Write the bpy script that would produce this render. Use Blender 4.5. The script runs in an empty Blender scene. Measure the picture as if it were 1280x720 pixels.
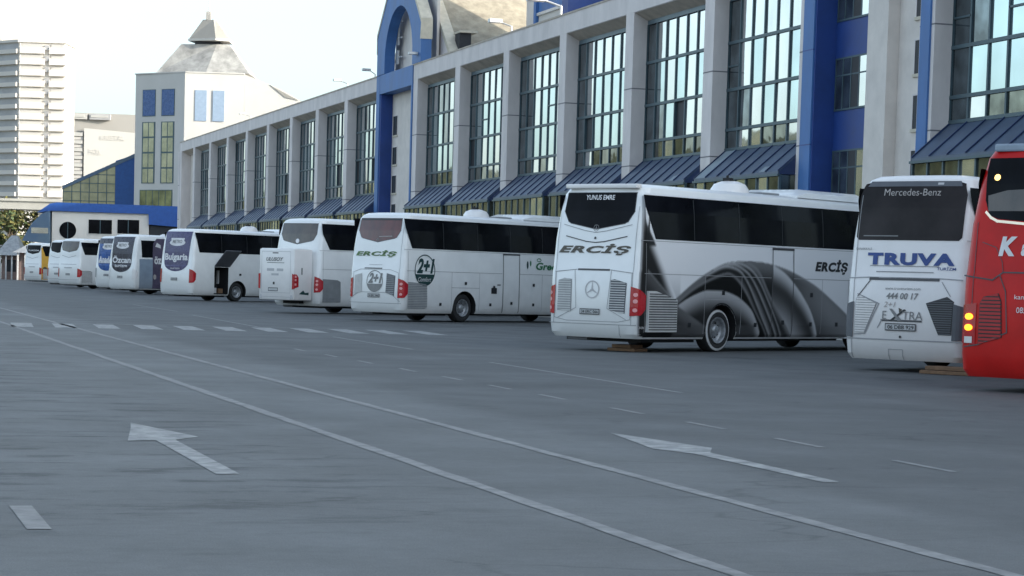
import bpy, bmesh, math, random
from mathutils import Vector, Matrix
random.seed(7)
sc = bpy.context.scene
COL = sc.collection
R = math.radians
# ------------------------------------------------------------------ camera data (metres; X into terminal, Y along the road)
FOC, PITCH, ROLL, YAW, PPY, CH = 2800.0, 0.0703, 0.0283, 0.2992, 548.2, 1.5
F_ = Vector((math.sin(YAW)*math.cos(PITCH), math.cos(YAW)*math.cos(PITCH), -math.sin(PITCH)))
R0 = Vector((math.cos(YAW), -math.sin(YAW), 0)); U0 = R0.cross(F_)
R_ = R0*math.cos(ROLL)+U0*math.sin(ROLL); U_ = -R0*math.sin(ROLL)+U0*math.cos(ROLL)
cam = bpy.data.cameras.new('camera'); co = bpy.data.objects.new('camera', cam); COL.objects.link(co)
cam.lens = FOC/1280*36; cam.sensor_width = 36; cam.shift_y = (PPY-360)/1280
cam.clip_start = 0.5; cam.clip_end = 6000
M = Matrix((( R_.x, U_.x, -F_.x, 0), (R_.y, U_.y, -F_.y, 0), (R_.z, U_.z, -F_.z, CH), (0,0,0,1)))
co.matrix_world = M
sc.camera = co
def far(px, py, depth):          # a surveyed point of the skyline at its real distance
    return Vector((0,0,CH)) + (F_ + R_*((px-640)/FOC) - U_*((py-PPY)/FOC))*depth

# ------------------------------------------------------------------ materials
def nd(nt, t, **k):
    n = nt.nodes.new(t)
    for a, b in k.items():
        if a in n.inputs: n.inputs[a].default_value = b
        else: setattr(n, a, b)
    return n
MATS = {}
def mat(name, col, rough=.6, metal=0., var=.08, scale=3., stretch=(1,1,1), bump=0., bscale=40., spec=.5, coat=0., emit=None, estr=0., col2=None, dirt=0., rvar=.1):
    m = bpy.data.materials.new(name); m.use_nodes = True; nt = m.node_tree
    b = nt.nodes['Principled BSDF']; b.inputs['Metallic'].default_value = metal
    b.inputs['Specular IOR Level'].default_value = spec; b.inputs['Coat Weight'].default_value = coat
    tc = nd(nt, 'ShaderNodeTexCoord'); mp = nd(nt, 'ShaderNodeMapping'); mp.inputs['Scale'].default_value = stretch
    nt.links.new(tc.outputs['Object'], mp.inputs['Vector'])
    n = nd(nt, 'ShaderNodeTexNoise', Scale=scale, Detail=6., Roughness=.6); nt.links.new(mp.outputs[0], n.inputs['Vector'])
    c2 = col2 or tuple(max(0, c*(1-var*2)) for c in col); c1 = tuple(min(1, c*(1+var)) for c in col) if not col2 else col
    r = nd(nt, 'ShaderNodeValToRGB'); r.color_ramp.elements[0].position = .3; r.color_ramp.elements[1].position = .7
    r.color_ramp.elements[0].color = (*c2, 1); r.color_ramp.elements[1].color = (*c1, 1)
    nt.links.new(n.outputs['Fac'], r.inputs['Fac'])
    out = r.outputs['Color']
    if dirt:   # road grime towards the skirt, with a noisy edge
        sx = nd(nt, 'ShaderNodeSeparateXYZ'); nt.links.new(tc.outputs['Object'], sx.inputs[0])
        n2 = nd(nt, 'ShaderNodeTexNoise', Scale=1.3, Detail=7.); nt.links.new(mp.outputs[0], n2.inputs['Vector'])
        ma = nd(nt, 'ShaderNodeMath', operation='MULTIPLY_ADD'); nt.links.new(n2.outputs['Fac'], ma.inputs[0]); ma.inputs[1].default_value = -1.6; nt.links.new(sx.outputs['Z'], ma.inputs[2])
        mr = nd(nt, 'ShaderNodeMapRange'); nt.links.new(ma.outputs[0], mr.inputs['Value'])
        mr.inputs['From Min'].default_value = .9; mr.inputs['From Max'].default_value = -.6; mr.inputs['To Max'].default_value = dirt
        mx = nd(nt, 'ShaderNodeMix', data_type='RGBA'); nt.links.new(mr.outputs[0], mx.inputs['Factor']); nt.links.new(out, mx.inputs['A']); mx.inputs['B'].default_value = (.2,.18,.16,1)
        out = mx.outputs['Result']
    nt.links.new(out, b.inputs['Base Color'])
    rr = nd(nt, 'ShaderNodeMapRange'); nt.links.new(n.outputs['Fac'], rr.inputs['Value']); rr.inputs['To Min'].default_value = max(0, rough-rvar*.5); rr.inputs['To Max'].default_value = min(1, rough+rvar)
    nt.links.new(rr.outputs[0], b.inputs['Roughness'])
    if bump:
        n3 = nd(nt, 'ShaderNodeTexNoise', Scale=bscale, Detail=4.); nt.links.new(mp.outputs[0], n3.inputs['Vector'])
        bp = nd(nt, 'ShaderNodeBump', Strength=bump, Distance=.02); nt.links.new(n3.outputs['Fac'], bp.inputs['Height']); nt.links.new(bp.outputs[0], b.inputs['Normal'])
    if emit: b.inputs['Emission Color'].default_value = (*emit, 1); b.inputs['Emission Strength'].default_value = estr
    MATS[name] = m; return m
mat('white paint', (.86,.86,.85), .28, var=.03, scale=1.2, coat=.4, dirt=.32, bump=.03, bscale=2.5)
mat('warm white paint', (.84,.81,.795), .33, var=.04, scale=1.2, coat=.3, dirt=.32, bump=.03, bscale=2.5)
mat('red paint', (.55,.007,.006), .32, var=.1, scale=1.5, coat=.0, spec=.25, dirt=.06, bump=.05, bscale=2.5)
mat('yellow paint', (.7,.38,.05), .35, var=.06, dirt=.3)
mat('bus glass', (.008,.009,.012), .05, var=.3, scale=.8, spec=.06, rvar=.03, bump=.04, bscale=1.2)
mat('red reflection glass', (.16,.035,.03), .1, col2=(.05,.02,.02), scale=2.2, stretch=(1,1,.35), spec=.6, rvar=.03)  # reddish reflection painted into the glass colour
mat('brown glass', (.10,.075,.06), .1, col2=(.035,.03,.028), scale=2.0, stretch=(1,1,.4), spec=.6, rvar=.03)  # brownish reflections put into the colour of the glass
mat('smoke glass', (.030,.025,.026), .12, var=.3, scale=.8, spec=.12, rvar=.03)
mat('awning pale', (.22,.27,.31), .5)
mat('seam dark', (.09,.09,.095), .7)
mat('seam grey', (.33,.33,.34), .6)
mat('black plastic', (.02,.02,.022), .6, spec=.3)
mat('rubber', (.025,.025,.026), .85, bump=.2, bscale=30)
mat('rim steel', (.42,.43,.45), .38, metal=.6, var=.2, scale=12)
mat('white wall', (.6,.6,.6), .6)
mat('slat light', (.58,.58,.57), .45, var=.06)
mat('slat grey', (.28,.29,.30), .5, var=.1)
mat('slat dark', (.10,.105,.12), .5)
mat('slat red', (.40,.014,.016), .45)
mat('lamp red', (.42,.012,.02), .15, spec=.6)
mat('lamp pink', (.8,.35,.36), .15)
mat('lamp clear', (.7,.68,.66), .15)
mat('amber lit', (.9,.35,.03), .3, emit=(1.,.27,.01), estr=1.1)
mat('bulb lit', (.9,.8,.4), .3, emit=(1.,.55,.12), estr=.8)
mat('strip lit', (.9,.85,.7), .3, emit=(1.,.86,.62), estr=.08)
mat('ink black', (.015,.016,.02), .4)
mat('ink blue', (.02,.06,.25), .4, var=.05)
mat('ink brown', (.12,.10,.075), .4, col2=(.02,.018,.016), scale=6, stretch=(.3,.3,4))
mat('ink green', (.16,.3,.09), .4, col2=(.012,.03,.015), scale=5, stretch=(.3,.3,3))
mat('ink teal', (.01,.05,.05), .4)
mat('ink leaf', (.02,.17,.07), .4)
mat('ink white', (.75,.73,.74), .4)
mat('ink grey', (.22,.22,.22), .4)
mat('ink faint', (.5,.49,.5), .4)
mat('ink pale grey', (.42,.38,.36), .4)
mat('purple wrap', (.055,.045,.14), .25, var=.15, scale=2)
mat('plum wrap', (.10,.08,.13), .3, var=.15, scale=2)
mat('dark wrap', (.035,.034,.06), .25, var=.2, scale=2)
mat('blue wrap', (.015,.09,.33), .25, var=.2, scale=2)
mat('greyblue paint', (.30,.37,.45), .35, col2=(.22,.27,.34), scale=1.5, dirt=.4)
mat('plate white', (.5,.5,.5), .4)
mat('timber', (.22,.13,.075), .8, var=.2, scale=5, stretch=(1,8,1), bump=.2)
mat('concrete panel', (.72,.66,.635), .85, var=.08, scale=.9, stretch=(1,1,.45), bump=.08, bscale=20)
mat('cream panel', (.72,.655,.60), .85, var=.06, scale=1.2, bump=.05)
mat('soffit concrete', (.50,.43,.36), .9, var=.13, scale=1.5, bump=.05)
mat('joint', (.22,.21,.22), .9)
mat('portal blue', (.055,.16,.40), .55, var=.12, scale=.8, stretch=(1,1,.4))
mat('deep blue', (.016,.055,.24), .5, var=.12, scale=1)
mat('awning blue', (.06,.092,.15), .4, metal=.25, var=.12, scale=2, stretch=(1,1,.3))
mat('awning side', (.018,.038,.11), .5, var=.1)
mat('mullion', (.06,.10,.12), .45, metal=.2)
mat('header steel', (.11,.16,.19), .45, metal=.2)
mat('dark opening', (.02,.022,.028), .6)
mat('roof slate', (.40,.36,.28), .95, col2=(.24,.21,.165), scale=2.2, bump=.5, bscale=5)
mat('verge cream', (.62,.56,.45), .8)
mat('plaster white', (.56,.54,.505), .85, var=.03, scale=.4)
mat('pavilion wall', (.66,.62,.58), .85, var=.04, scale=.4)
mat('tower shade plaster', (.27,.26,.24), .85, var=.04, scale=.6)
mat('worn render', (.42,.41,.39), .95, col2=(.19,.187,.18), scale=.9, bump=.5, bscale=3)
mat('blue pane', (.03,.09,.26), .25, var=.1)
mat('pale blue pane', (.28,.36,.47), .2, var=.05)
mat('yellow glass', (.46,.44,.30), .12, col2=(.22,.23,.16), scale=.5, metal=.4)
mat('green glass', (.30,.31,.15), .12, col2=(.08,.09,.05), scale=.7, metal=.4)
mat('atrium blue', (.02,.09,.30), .5)
mat('pavilion blue', (.02,.085,.33), .45, var=.08)
mat('canopy blue', (.06,.11,.20), .4, col2=(.10,.15,.20), scale=.3)
mat('flat white', (.60,.565,.52), .85, var=.03, scale=.05)
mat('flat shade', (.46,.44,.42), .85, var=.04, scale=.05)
mat('flat window', (.36,.355,.36), .4, var=.15, scale=.1)
mat('office grey', (.27,.26,.245), .85, var=.05, scale=.05)
mat('banner white', (.42,.41,.39), .8, var=.03, scale=.05)
mat('kiosk wall', (.28,.20,.18), .8, var=.15)
mat('kiosk roof', (.30,.32,.34), .6, var=.15)
mat('white canvas', (.6,.6,.6), .7)
mat('bridge concrete', (.40,.39,.36), .9, var=.1, scale=.2)
mat('bark', (.10,.075,.05), .95)
mat('leaf olive', (.14,.13,.035), .7, var=.4, scale=1.2)
mat('leaf green', (.06,.09,.03), .7, var=.4, scale=1.2)
mat('dry bank', (.11,.11,.06), .95, col2=(.035,.05,.022), scale=.25)
mat('marking', (.40,.40,.39), .8, col2=(.14,.145,.148), scale=5, bump=.1, bscale=60)
mat('marking worn', (.29,.29,.285), .85, col2=(.15,.152,.155), scale=5, bump=.1, bscale=60)
mat('lamp metal', (.6,.6,.6), .4, metal=.3)

def glass_facade(name, tint, metal, wob):
    m = bpy.data.materials.new(name); m.use_nodes = True; nt = m.node_tree; b = nt.nodes['Principled BSDF']
    b.inputs['Metallic'].default_value = metal; b.inputs['Roughness'].default_value = .03
    tc = nd(nt, 'ShaderNodeTexCoord'); n = nd(nt, 'ShaderNodeTexNoise', Scale=.8, Detail=2.); nt.links.new(tc.outputs['Object'], n.inputs['Vector'])
    bp = nd(nt, 'ShaderNodeBump', Strength=wob, Distance=.05); nt.links.new(n.outputs['Fac'], bp.inputs['Height']); nt.links.new(bp.outputs[0], b.inputs['Normal'])
    n2 = nd(nt, 'ShaderNodeTexNoise', Scale=.5 if tint[0] > .3 else 1.4, Detail=5.); nt.links.new(tc.outputs['Object'], n2.inputs['Vector'])
    r = nd(nt, 'ShaderNodeValToRGB'); r.color_ramp.elements[0].position = .35; r.color_ramp.elements[1].position = .65; r.color_ramp.elements[0].color = (*[t*(.8 if tint[0] > .3 else .35) for t in tint],1); r.color_ramp.elements[1].color = (*tint,1)
    nt.links.new(n2.outputs['Fac'], r.inputs['Fac']); nt.links.new(r.outputs[0], b.inputs['Base Color'])
    MATS[name] = m
glass_facade('pane cyan', (.50,.62,.64), .85, .06)
glass_facade('pane pale', (.66,.68,.68), .85, .06)
glass_facade('pane grey', (.16,.2,.22), .7, .06)
glass_facade('pane green', (.19,.21,.18), .75, .15)  # patchy green tint paints tree reflections into the panes

def asphalt():
    m = bpy.data.materials.new('asphalt'); m.use_nodes = True; nt = m.node_tree; b = nt.nodes['Principled BSDF']; L = nt.links.new
    b.inputs['Specular IOR Level'].default_value = .35
    tc = nd(nt, 'ShaderNodeTexCoord'); sx = nd(nt, 'ShaderNodeSeparateXYZ'); L(tc.outputs['Object'], sx.inputs[0])
    def noise(scale, stretch=(1,1,1), det=5., rough=.6):
        mp = nd(nt, 'ShaderNodeMapping'); mp.inputs['Scale'].default_value = stretch; L(tc.outputs['Object'], mp.inputs['Vector'])
        n = nd(nt, 'ShaderNodeTexNoise', Scale=scale, Detail=det, Roughness=rough); L(mp.outputs[0], n.inputs['Vector']); return n.outputs['Fac']
    def rng(v, a, b_, c, d):
        r = nd(nt, 'ShaderNodeMapRange'); L(v, r.inputs['Value'])
        for k, x in zip(('From Min','From Max','To Min','To Max'), (a,b_,c,d)): r.inputs[k].default_value = x
        return r.outputs[0]
    def mul(a, b_):
        n = nd(nt, 'ShaderNodeMath', operation='MULTIPLY')
        for i, v in enumerate((a, b_)):
            if isinstance(v, (int, float)): n.inputs[i].default_value = v
            else: L(v, n.inputs[i])
        return n.outputs[0]
    def add(a, b_):
        n = nd(nt, 'ShaderNodeMath', operation='ADD'); L(a, n.inputs[0])
        if isinstance(b_, (int, float)): n.inputs[1].default_value = b_
        else: L(b_, n.inputs[1])
        return n.outputs[0]
    val = rng(noise(.16), .3, .7, .82, 1.12)                                 # broad tone changes
    val = mul(val, rng(noise(1.1, (1,.35,1)), .3, .7, .93, 1.07))            # streaks along the lanes
    val = mul(val, rng(noise(9, det=3.), .3, .7, .93, 1.07))
    val = mul(val, rng(noise(70, det=2.), .25, .75, .8, 1.2))                # aggregate
    edge = add(sx.outputs['X'], rng(noise(.5), 0, 1, -.5, .5))
    val = mul(val, rng(edge, 6.9, 7.4, 1.12, .86))                            # newer, darker surface beyond the lane line
    oil = mul(rng(noise(.55, (1,.8,1)), .52, .66, 0, 1), rng(sx.outputs['X'], 14.5, 17.5, 0, 1))
    val = mul(val, rng(oil, 0, 1, 1, .66))                                   # oil stains in the bays
    stain = mul(rng(noise(.9, (.8,2.2,1), det=8., rough=.75), .51, .61, 0, 1), rng(sx.outputs['X'], 5.2, 3.0, 0, 1))
    stain = mul(stain, rng(sx.outputs['Y'], 11, 15, 0, 1))
    val = mul(val, rng(stain, 0, 1, 1, .5))                                 # patched transverse damage in the left lane
    # cracks
    mp = nd(nt, 'ShaderNodeMapping'); mp.inputs['Scale'].default_value = (.35,.9,1); L(tc.outputs['Object'], mp.inputs['Vector'])
    nz = nd(nt, 'ShaderNodeTexNoise', Scale=1.5, Detail=6.); L(mp.outputs[0], nz.inputs['Vector'])
    vm = nd(nt, 'ShaderNodeMix', data_type='RGBA', blend_type='LINEAR_LIGHT'); vm.inputs['Factor'].default_value = .35; L(mp.outputs[0], vm.inputs['A']); L(nz.outputs['Color'], vm.inputs['B'])
    vo = nd(nt, 'ShaderNodeTexVoronoi', feature='DISTANCE_TO_EDGE', Scale=.8); L(vm.outputs['Result'], vo.inputs['Vector'])
    crack = mul(rng(vo.outputs['Distance'], .0, .018, 1, 0), mul(rng(noise(.3), .46, .56, 0, 1), rng(sx.outputs['Y'], 34, 26, 0, 1)))
    val = mul(val, rng(crack, 0, 1, 1, .72))
    cr = nd(nt, 'ShaderNodeMix', data_type='RGBA', blend_type='MULTIPLY'); cr.inputs['Factor'].default_value = 1; cr.inputs['A'].default_value = (.117,.121,.121,1)
    cb = nd(nt, 'ShaderNodeCombineColor'); [L(val, cb.inputs[i]) for i in range(3)]; L(cb.outputs[0], cr.inputs['B'])
    L(cr.outputs['Result'], b.inputs['Base Color'])
    L(rng(noise(.6), .3, .7, .62, .85), b.inputs['Roughness'])
    bp = nd(nt, 'ShaderNodeBump', Strength=.35, Distance=.012); L(noise(85, det=3.), bp.inputs['Height']); L(bp.outputs[0], b.inputs['Normal'])
    MATS['asphalt'] = m
asphalt()

def attr_paint():
    m = bpy.data.materials.new('mural print'); m.use_nodes = True; nt = m.node_tree; b = nt.nodes['Principled BSDF']
    a = nd(nt, 'ShaderNodeVertexColor', layer_name='art'); nt.links.new(a.outputs['Color'], b.inputs['Base Color'])
    b.inputs['Roughness'].default_value = .4; b.inputs['Specular IOR Level'].default_value = .25
    MATS['mural print'] = m
attr_paint()

# ------------------------------------------------------------------ mesh helpers
def link(name, me, parent=None, kind=None):
    o = bpy.data.objects.new(name, me); COL.objects.link(o)
    if parent: o.parent = parent
    if kind: o['kind'] = kind
    return o
def empty(name, loc=(0,0,0), rz=0., label=None, cat=None, group=None):
    o = bpy.data.objects.new(name, None); COL.objects.link(o); o.location = loc; o.rotation_euler = (0,0,rz)
    o.empty_display_size = .3
    if label: tag(o, label, cat, group)
    return o
def tag(o, label, cat, group=None, kind=None):
    o['label'] = label
    if cat: o['category'] = cat
    if group: o['group'] = group
    if kind: o['kind'] = kind
    return o
class MB:
    def __init__(s): s.v = []; s.f = []; s.m = []; s.names = []
    def mi(s, m):
        if m not in s.names: s.names.append(m)
        return s.names.index(m)
    def poly(s, pts, m):
        n = len(s.v); s.v += [tuple(p) for p in pts]; s.f.append(tuple(range(n, n+len(pts)))); s.m.append(s.mi(m))
    def box(s, a, b, m, skip=()):
        x0,y0,z0 = a; x1,y1,z1 = b; n = len(s.v)
        s.v += [(x0,y0,z0),(x1,y0,z0),(x1,y1,z0),(x0,y1,z0),(x0,y0,z1),(x1,y0,z1),(x1,y1,z1),(x0,y1,z1)]
        for k, q in enumerate([(0,3,2,1),(4,5,6,7),(0,1,5,4),(1,2,6,5),(2,3,7,6),(3,0,4,7)]):
            if k in skip: continue
            s.f.append(tuple(n+i for i in q)); s.m.append(s.mi(m))
    def prism(s, pts, d, m):     # closed polygon pts (3D, planar) pushed along vector d
        n = len(s.v); k = len(pts); d = Vector(d); s.v += [tuple(p) for p in pts] + [tuple(Vector(p)+d) for p in pts]
        s.f.append(tuple(range(n, n+k))[::-1]); s.f.append(tuple(range(n+k, n+2*k))); s.m += [s.mi(m)]*2
        for i in range(k): j = (i+1) % k; s.f.append((n+i, n+j, n+k+j, n+k+i)); s.m.append(s.mi(m))
    def tube(s, a, b, r, m, seg=10, r2=None):
        a = Vector(a); b = Vector(b); d = (b-a).normalized(); u = d.orthogonal().normalized(); w = d.cross(u); n = len(s.v); r2 = r if r2 is None else r2
        for p, rr in ((a, r), (b, r2)):
            for i in range(seg): t = 2*math.pi*i/seg; s.v.append(tuple(p+(u*math.cos(t)+w*math.sin(t))*rr))
        for i in range(seg): j = (i+1) % seg; s.f.append((n+i, n+j, n+seg+j, n+seg+i)); s.m.append(s.mi(m))
        s.f.append(tuple(range(n, n+seg))[::-1]); s.f.append(tuple(range(n+seg, n+2*seg))); s.m += [s.mi(m)]*2
    def lathe(s, c, ax, prof, mats, seg=28):      # prof: list of (offset along axis, radius)
        c = Vector(c); ax = Vector(ax); u = ax.orthogonal().normalized(); w = ax.cross(u); n = len(s.v)
        for h, r in prof:
            for i in range(seg): t = 2*math.pi*i/seg; s.v.append(tuple(c+ax*h+(u*math.cos(t)+w*math.sin(t))*r))
        for k in range(len(prof)-1):
            for i in range(seg): j = (i+1) % seg; s.f.append((n+k*seg+i, n+k*seg+j, n+(k+1)*seg+j, n+(k+1)*seg+i)); s.m.append(s.mi(mats[k] if isinstance(mats, list) else mats))
    def build(s, name, parent=None, bevel=0, smooth=False, kind=None):
        me = bpy.data.meshes.new(name); me.from_pydata(s.v, [], s.f)
        for n in s.names: me.materials.append(MATS[n])
        me.polygons.foreach_set('material_index', s.m); me.update()
        bm = bmesh.new(); bm.from_mesh(me); bmesh.ops.recalc_face_normals(bm, faces=bm.faces)
        if bevel: bmesh.ops.bevel(bm, geom=[e for e in bm.edges if len(e.link_faces) == 2 and e.calc_face_angle(0) > .5], offset=bevel, segments=2, affect='EDGES', profile=.6)
        bm.to_mesh(me); bm.free()
        if smooth:
            me.shade_smooth(); me.set_sharp_from_angle(angle=R(35))
        return link(name, me, parent, kind)

# ------------------------------------------------------------------ bus kit (local: x right, y forward, rear bumper at y=0)
ZR = [(.30,1.19,.10,.16),(.40,1.25,.03,.18),(.62,1.272,0.,.2),(1.0,1.275,0.,.2),(1.76,1.275,.03,.2),(1.82,1.275,.05,.2),(2.5,1.25,.10,.2),
      (3.1,1.21,.18,.22),(3.48,1.16,.26,.24),(3.62,1.09,.34,.26),(3.69,.97,.46,.26),(3.72,.7,.75,.26)]
FR = [.12,.05,0,0,.03,.05,.22,.45,.68,.8,.95,1.3]     # how far the front leans back
BOW = .07
class Shape:
    def __init__(s, L, top=3.72, bot=.30, slim=1.):
        s.L = L; k = (top-bot)/3.42
        s.z = [bot+(q[0]-.30)*k for q in ZR]; s.hw = [q[1]*slim for q in ZR]; s.yr = [q[2] for q in ZR]; s.r = [q[3] for q in ZR]; s.yf = [L-f for f in FR]; s.k = k; s.bot = bot; s.top = top
    def it(s, arr, z):
        if z <= s.z[0]: return arr[0]
        for i in range(len(s.z)-1):
            if z <= s.z[i+1]:
                t = (z-s.z[i])/(s.z[i+1]-s.z[i]); return arr[i]*(1-t)+arr[i+1]*t
        return arr[-1]
    def ring(s, i):
        hw, yr, yf, r, z = s.hw[i], s.yr[i], s.yf[i], s.r[i], s.z[i]; P = []
        xe = hw-r; be = BOW*(xe/hw)**2
        for k in range(9): x = -xe+2*xe*k/8; P.append((x, yr+BOW*(x/hw)**2, z))
        for k in range(1, 6): a = -math.pi/2+math.pi/2*k/6; P.append((xe+r*math.cos(a), yr+be+r+r*math.sin(a), z))
        P.append((hw, yr+be+r, z)); P.append((hw, s.L*.5, z)); P.append((hw, yf-be-r, z))
        for k in range(1, 6): a = math.pi/2*k/6; P.append((xe+r*math.cos(a), yf-be-r+r*math.sin(a), z))
        for k in range(9): x = xe-2*xe*k/8; P.append((x, yf-BOW*(x/hw)**2, z))
        for k in range(1, 6): a = math.pi/2+math.pi/2*k/6; P.append((-xe+r*math.cos(a), yf-be-r+r*math.sin(a), z))
        P.append((-hw, yf-be-r, z)); P.append((-hw, s.L*.5, z)); P.append((-hw, yr+be+r, z))
        for k in range(1, 6): a = math.pi+math.pi/2*k/6; P.append((-xe+r*math.cos(a), yr+be+r+r*math.sin(a), z))
        return P
    # surface maps: (u,v) -> point ; off = stand-off
    def rear(s, u, z, off=.007): hw = s.it(s.hw, z); return (u, s.it(s.yr, z)+BOW*(u/hw)**2-off, z)
    def right(s, u, z, off=.007): return (s.it(s.hw, z)+off, u, z)
    def left(s, u, z, off=.007): return (-s.it(s.hw, z)-off, u, z)
    def front(s, u, z, off=.007): hw = s.it(s.hw, z); return (u, s.it(s.yf, z)-BOW*(u/hw)**2+off, z)
    def corner(s, u, z, off=.008, sg=1):     # u: 0 at start of the corner arc, runs round onto the side
        hw, r, yr = s.it(s.hw, z), s.it(s.r, z), s.it(s.yr, z); xe = hw-r; be = BOW*(xe/hw)**2
        if u < 0: return (sg*(xe+u), yr+BOW*((xe+u)/hw)**2-off, z)
        q = r*math.pi/2
        if u <= q: a = -math.pi/2+u/r; return (sg*(xe+(r+off)*math.cos(a)), yr+be+r+(r+off)*math.sin(a), z)
        return (sg*(hw+off), yr+be+r+(u-q), z)
class Patch:
    """2D polygons laid on a bus surface"""
    def __init__(s, S, surf, off=.007, ucuts=None): s.S = S; s.f = getattr(S, surf); s.surf = surf; s.off = off; s.bm = bmesh.new(); s.names = []; s.uc = ucuts; s.sg = 1
    def mi(s, m):
        if m not in s.names: s.names.append(m)
        return s.names.index(m)
    def poly(s, pts, m):
        f = s.bm.faces.new([s.bm.verts.new((p[0], p[1], 0)) for p in pts]); f.material_index = s.mi(m); return s
    def line(s, pts, w, m, closed=False):
        n = len(pts)
        for i in range(n if closed else n-1):
            a = Vector(pts[i]); b = Vector(pts[(i+1) % n]); d = (b-a).normalized(); q = Vector((-d.y, d.x))*w/2; e = d*w/2
            s.poly([a-e-q, b+e-q, b+e+q, a-e+q], m)
        return s
    def ell(s, cx, cy, rx, ry, m, n=28, a0=0, a1=2*math.pi):
        s.poly([(cx+rx*math.cos(a0+(a1-a0)*i/n), cy+ry*math.sin(a0+(a1-a0)*i/n)) for i in range(n)], m); return s
    def ringe(s, cx, cy, rx, ry, w, m, n=28):
        for i in range(n):
            a, b = 2*math.pi*i/n, 2*math.pi*(i+1)/n
            s.poly([(cx+k*math.cos(t), cy+j*math.sin(t)) for t, k, j in ((a,rx,ry),(b,rx,ry),(b,rx-w,ry-w),(a,rx-w,ry-w))], m)
        return s
    def text(s, body, cx, cy, h, m, w=None, shear=0., bold=0., flip=False, space=1.):
        cu = bpy.data.curves.new('t', 'FONT'); cu.body = body; cu.size = 1; cu.shear = shear; cu.offset = bold; cu.space_character = space; cu.resolution_u = 3
        ob = bpy.data.objects.new('t', cu); COL.objects.link(ob); dg = bpy.context.evaluated_depsgraph_get(); me = ob.evaluated_get(dg).to_mesh()
        xs = [v.co.x for v in me.vertices]; ys = [v.co.y for v in me.vertices]
        x0, x1, y0, y1 = min(xs), max(xs), min(ys), max(ys); sy = h/(y1-y0); sxx = (w/(x1-x0)) if w else sy
        n = [s.bm.verts.new((cx+(v.co.x-(x0+x1)/2)*sxx*(-1 if flip else 1), cy+(v.co.y-(y0+y1)/2)*sy, 0)) for v in me.vertices]
        k = s.mi(m)
        for p in me.polygons:
            try: f = s.bm.faces.new([n[i] for i in p.vertices]); f.material_index = k
            except ValueError: pass
        bpy.data.objects.remove(ob); bpy.data.curves.remove(cu); return s
    def build(s, name, parent, thick=0.):
        bm = s.bm; bmesh.ops.triangulate(bm, faces=bm.faces[:])
        zs = s.S.z
        for z in zs: bmesh.ops.bisect_plane(bm, geom=bm.verts[:]+bm.edges[:]+bm.faces[:], plane_co=(0, z, 0), plane_no=(0, 1, 0), dist=1e-5)
        if s.surf in ('rear', 'front'): cuts = [-1.075+2.15*k/8 for k in range(9)]
        elif s.surf == 'corner': cuts = [.2*math.pi/2*k/6 for k in range(7)]
        else: cuts = []
        for u in cuts: bmesh.ops.bisect_plane(bm, geom=bm.verts[:]+bm.edges[:]+bm.faces[:], plane_co=(u, 0, 0), plane_no=(1, 0, 0), dist=1e-5)
        for v in bm.verts:
            v.co = s.f(v.co.x, v.co.y, s.off, s.sg) if s.surf == 'corner' else s.f(v.co.x, v.co.y, s.off)
        me = bpy.data.meshes.new(name)
        bm.to_mesh(me); bm.free()
        for n in s.names: me.materials.append(MATS[n])
        return link(name, me, parent)

def slats(P, poly, z0, z1, n, back, fore, gap=.45):
    """louvre: backing polygon and n slats clipped to its left/right edges"""
    P.poly(poly, back)
    def span(z):
        xs = []
        for i in range(len(poly)):
            a, b = poly[i], poly[(i+1) % len(poly)]
            if (a[1]-z)*(b[1]-z) < 0: xs.append(a[0]+(b[0]-a[0])*(z-a[1])/(b[1]-a[1]))
        return (min(xs), max(xs)) if len(xs) > 1 else None
    return span
def louvre(name, S, parent, surf, poly, n, back, fore, gap=.42, off=.008):
    zs = [p[1] for p in poly]; z0, z1 = min(zs), max(zs)
    P = Patch(S, surf, off); span = slats(P, poly, z0, z1, n, back, fore); o = P.build(name, parent)
    P = Patch(S, surf, off+.012); st = (z1-z0)/n
    for i in range(n):
        a = z0+st*(i+gap/2); b = z0+st*(i+1-gap/2); sa, sb = span(a), span(b)
        if sa and sb: P.poly([(sa[0]+.012, a), (sa[1]-.012, a), (sb[1]-.012, b), (sb[0]+.012, b)], fore)
    q = P.build(name+'_slats', None)
    # merge slats into the louvre mesh
    bm = bmesh.new(); bm.from_mesh(o.data); k = len(o.data.materials); bm2 = bmesh.new(); bm2.from_mesh(q.data)
    vm = {v: bm.verts.new(v.co) for v in bm2.verts}
    for f in bm2.faces: nf = bm.faces.new([vm[v] for v in f.verts]); nf.material_index = k
    o.data.materials.append(MATS[fore]); bm.to_mesh(o.data); bm.free(); bm2.free(); me = q.data; bpy.data.objects.remove(q); bpy.data.meshes.remove(me)
    return o

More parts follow.
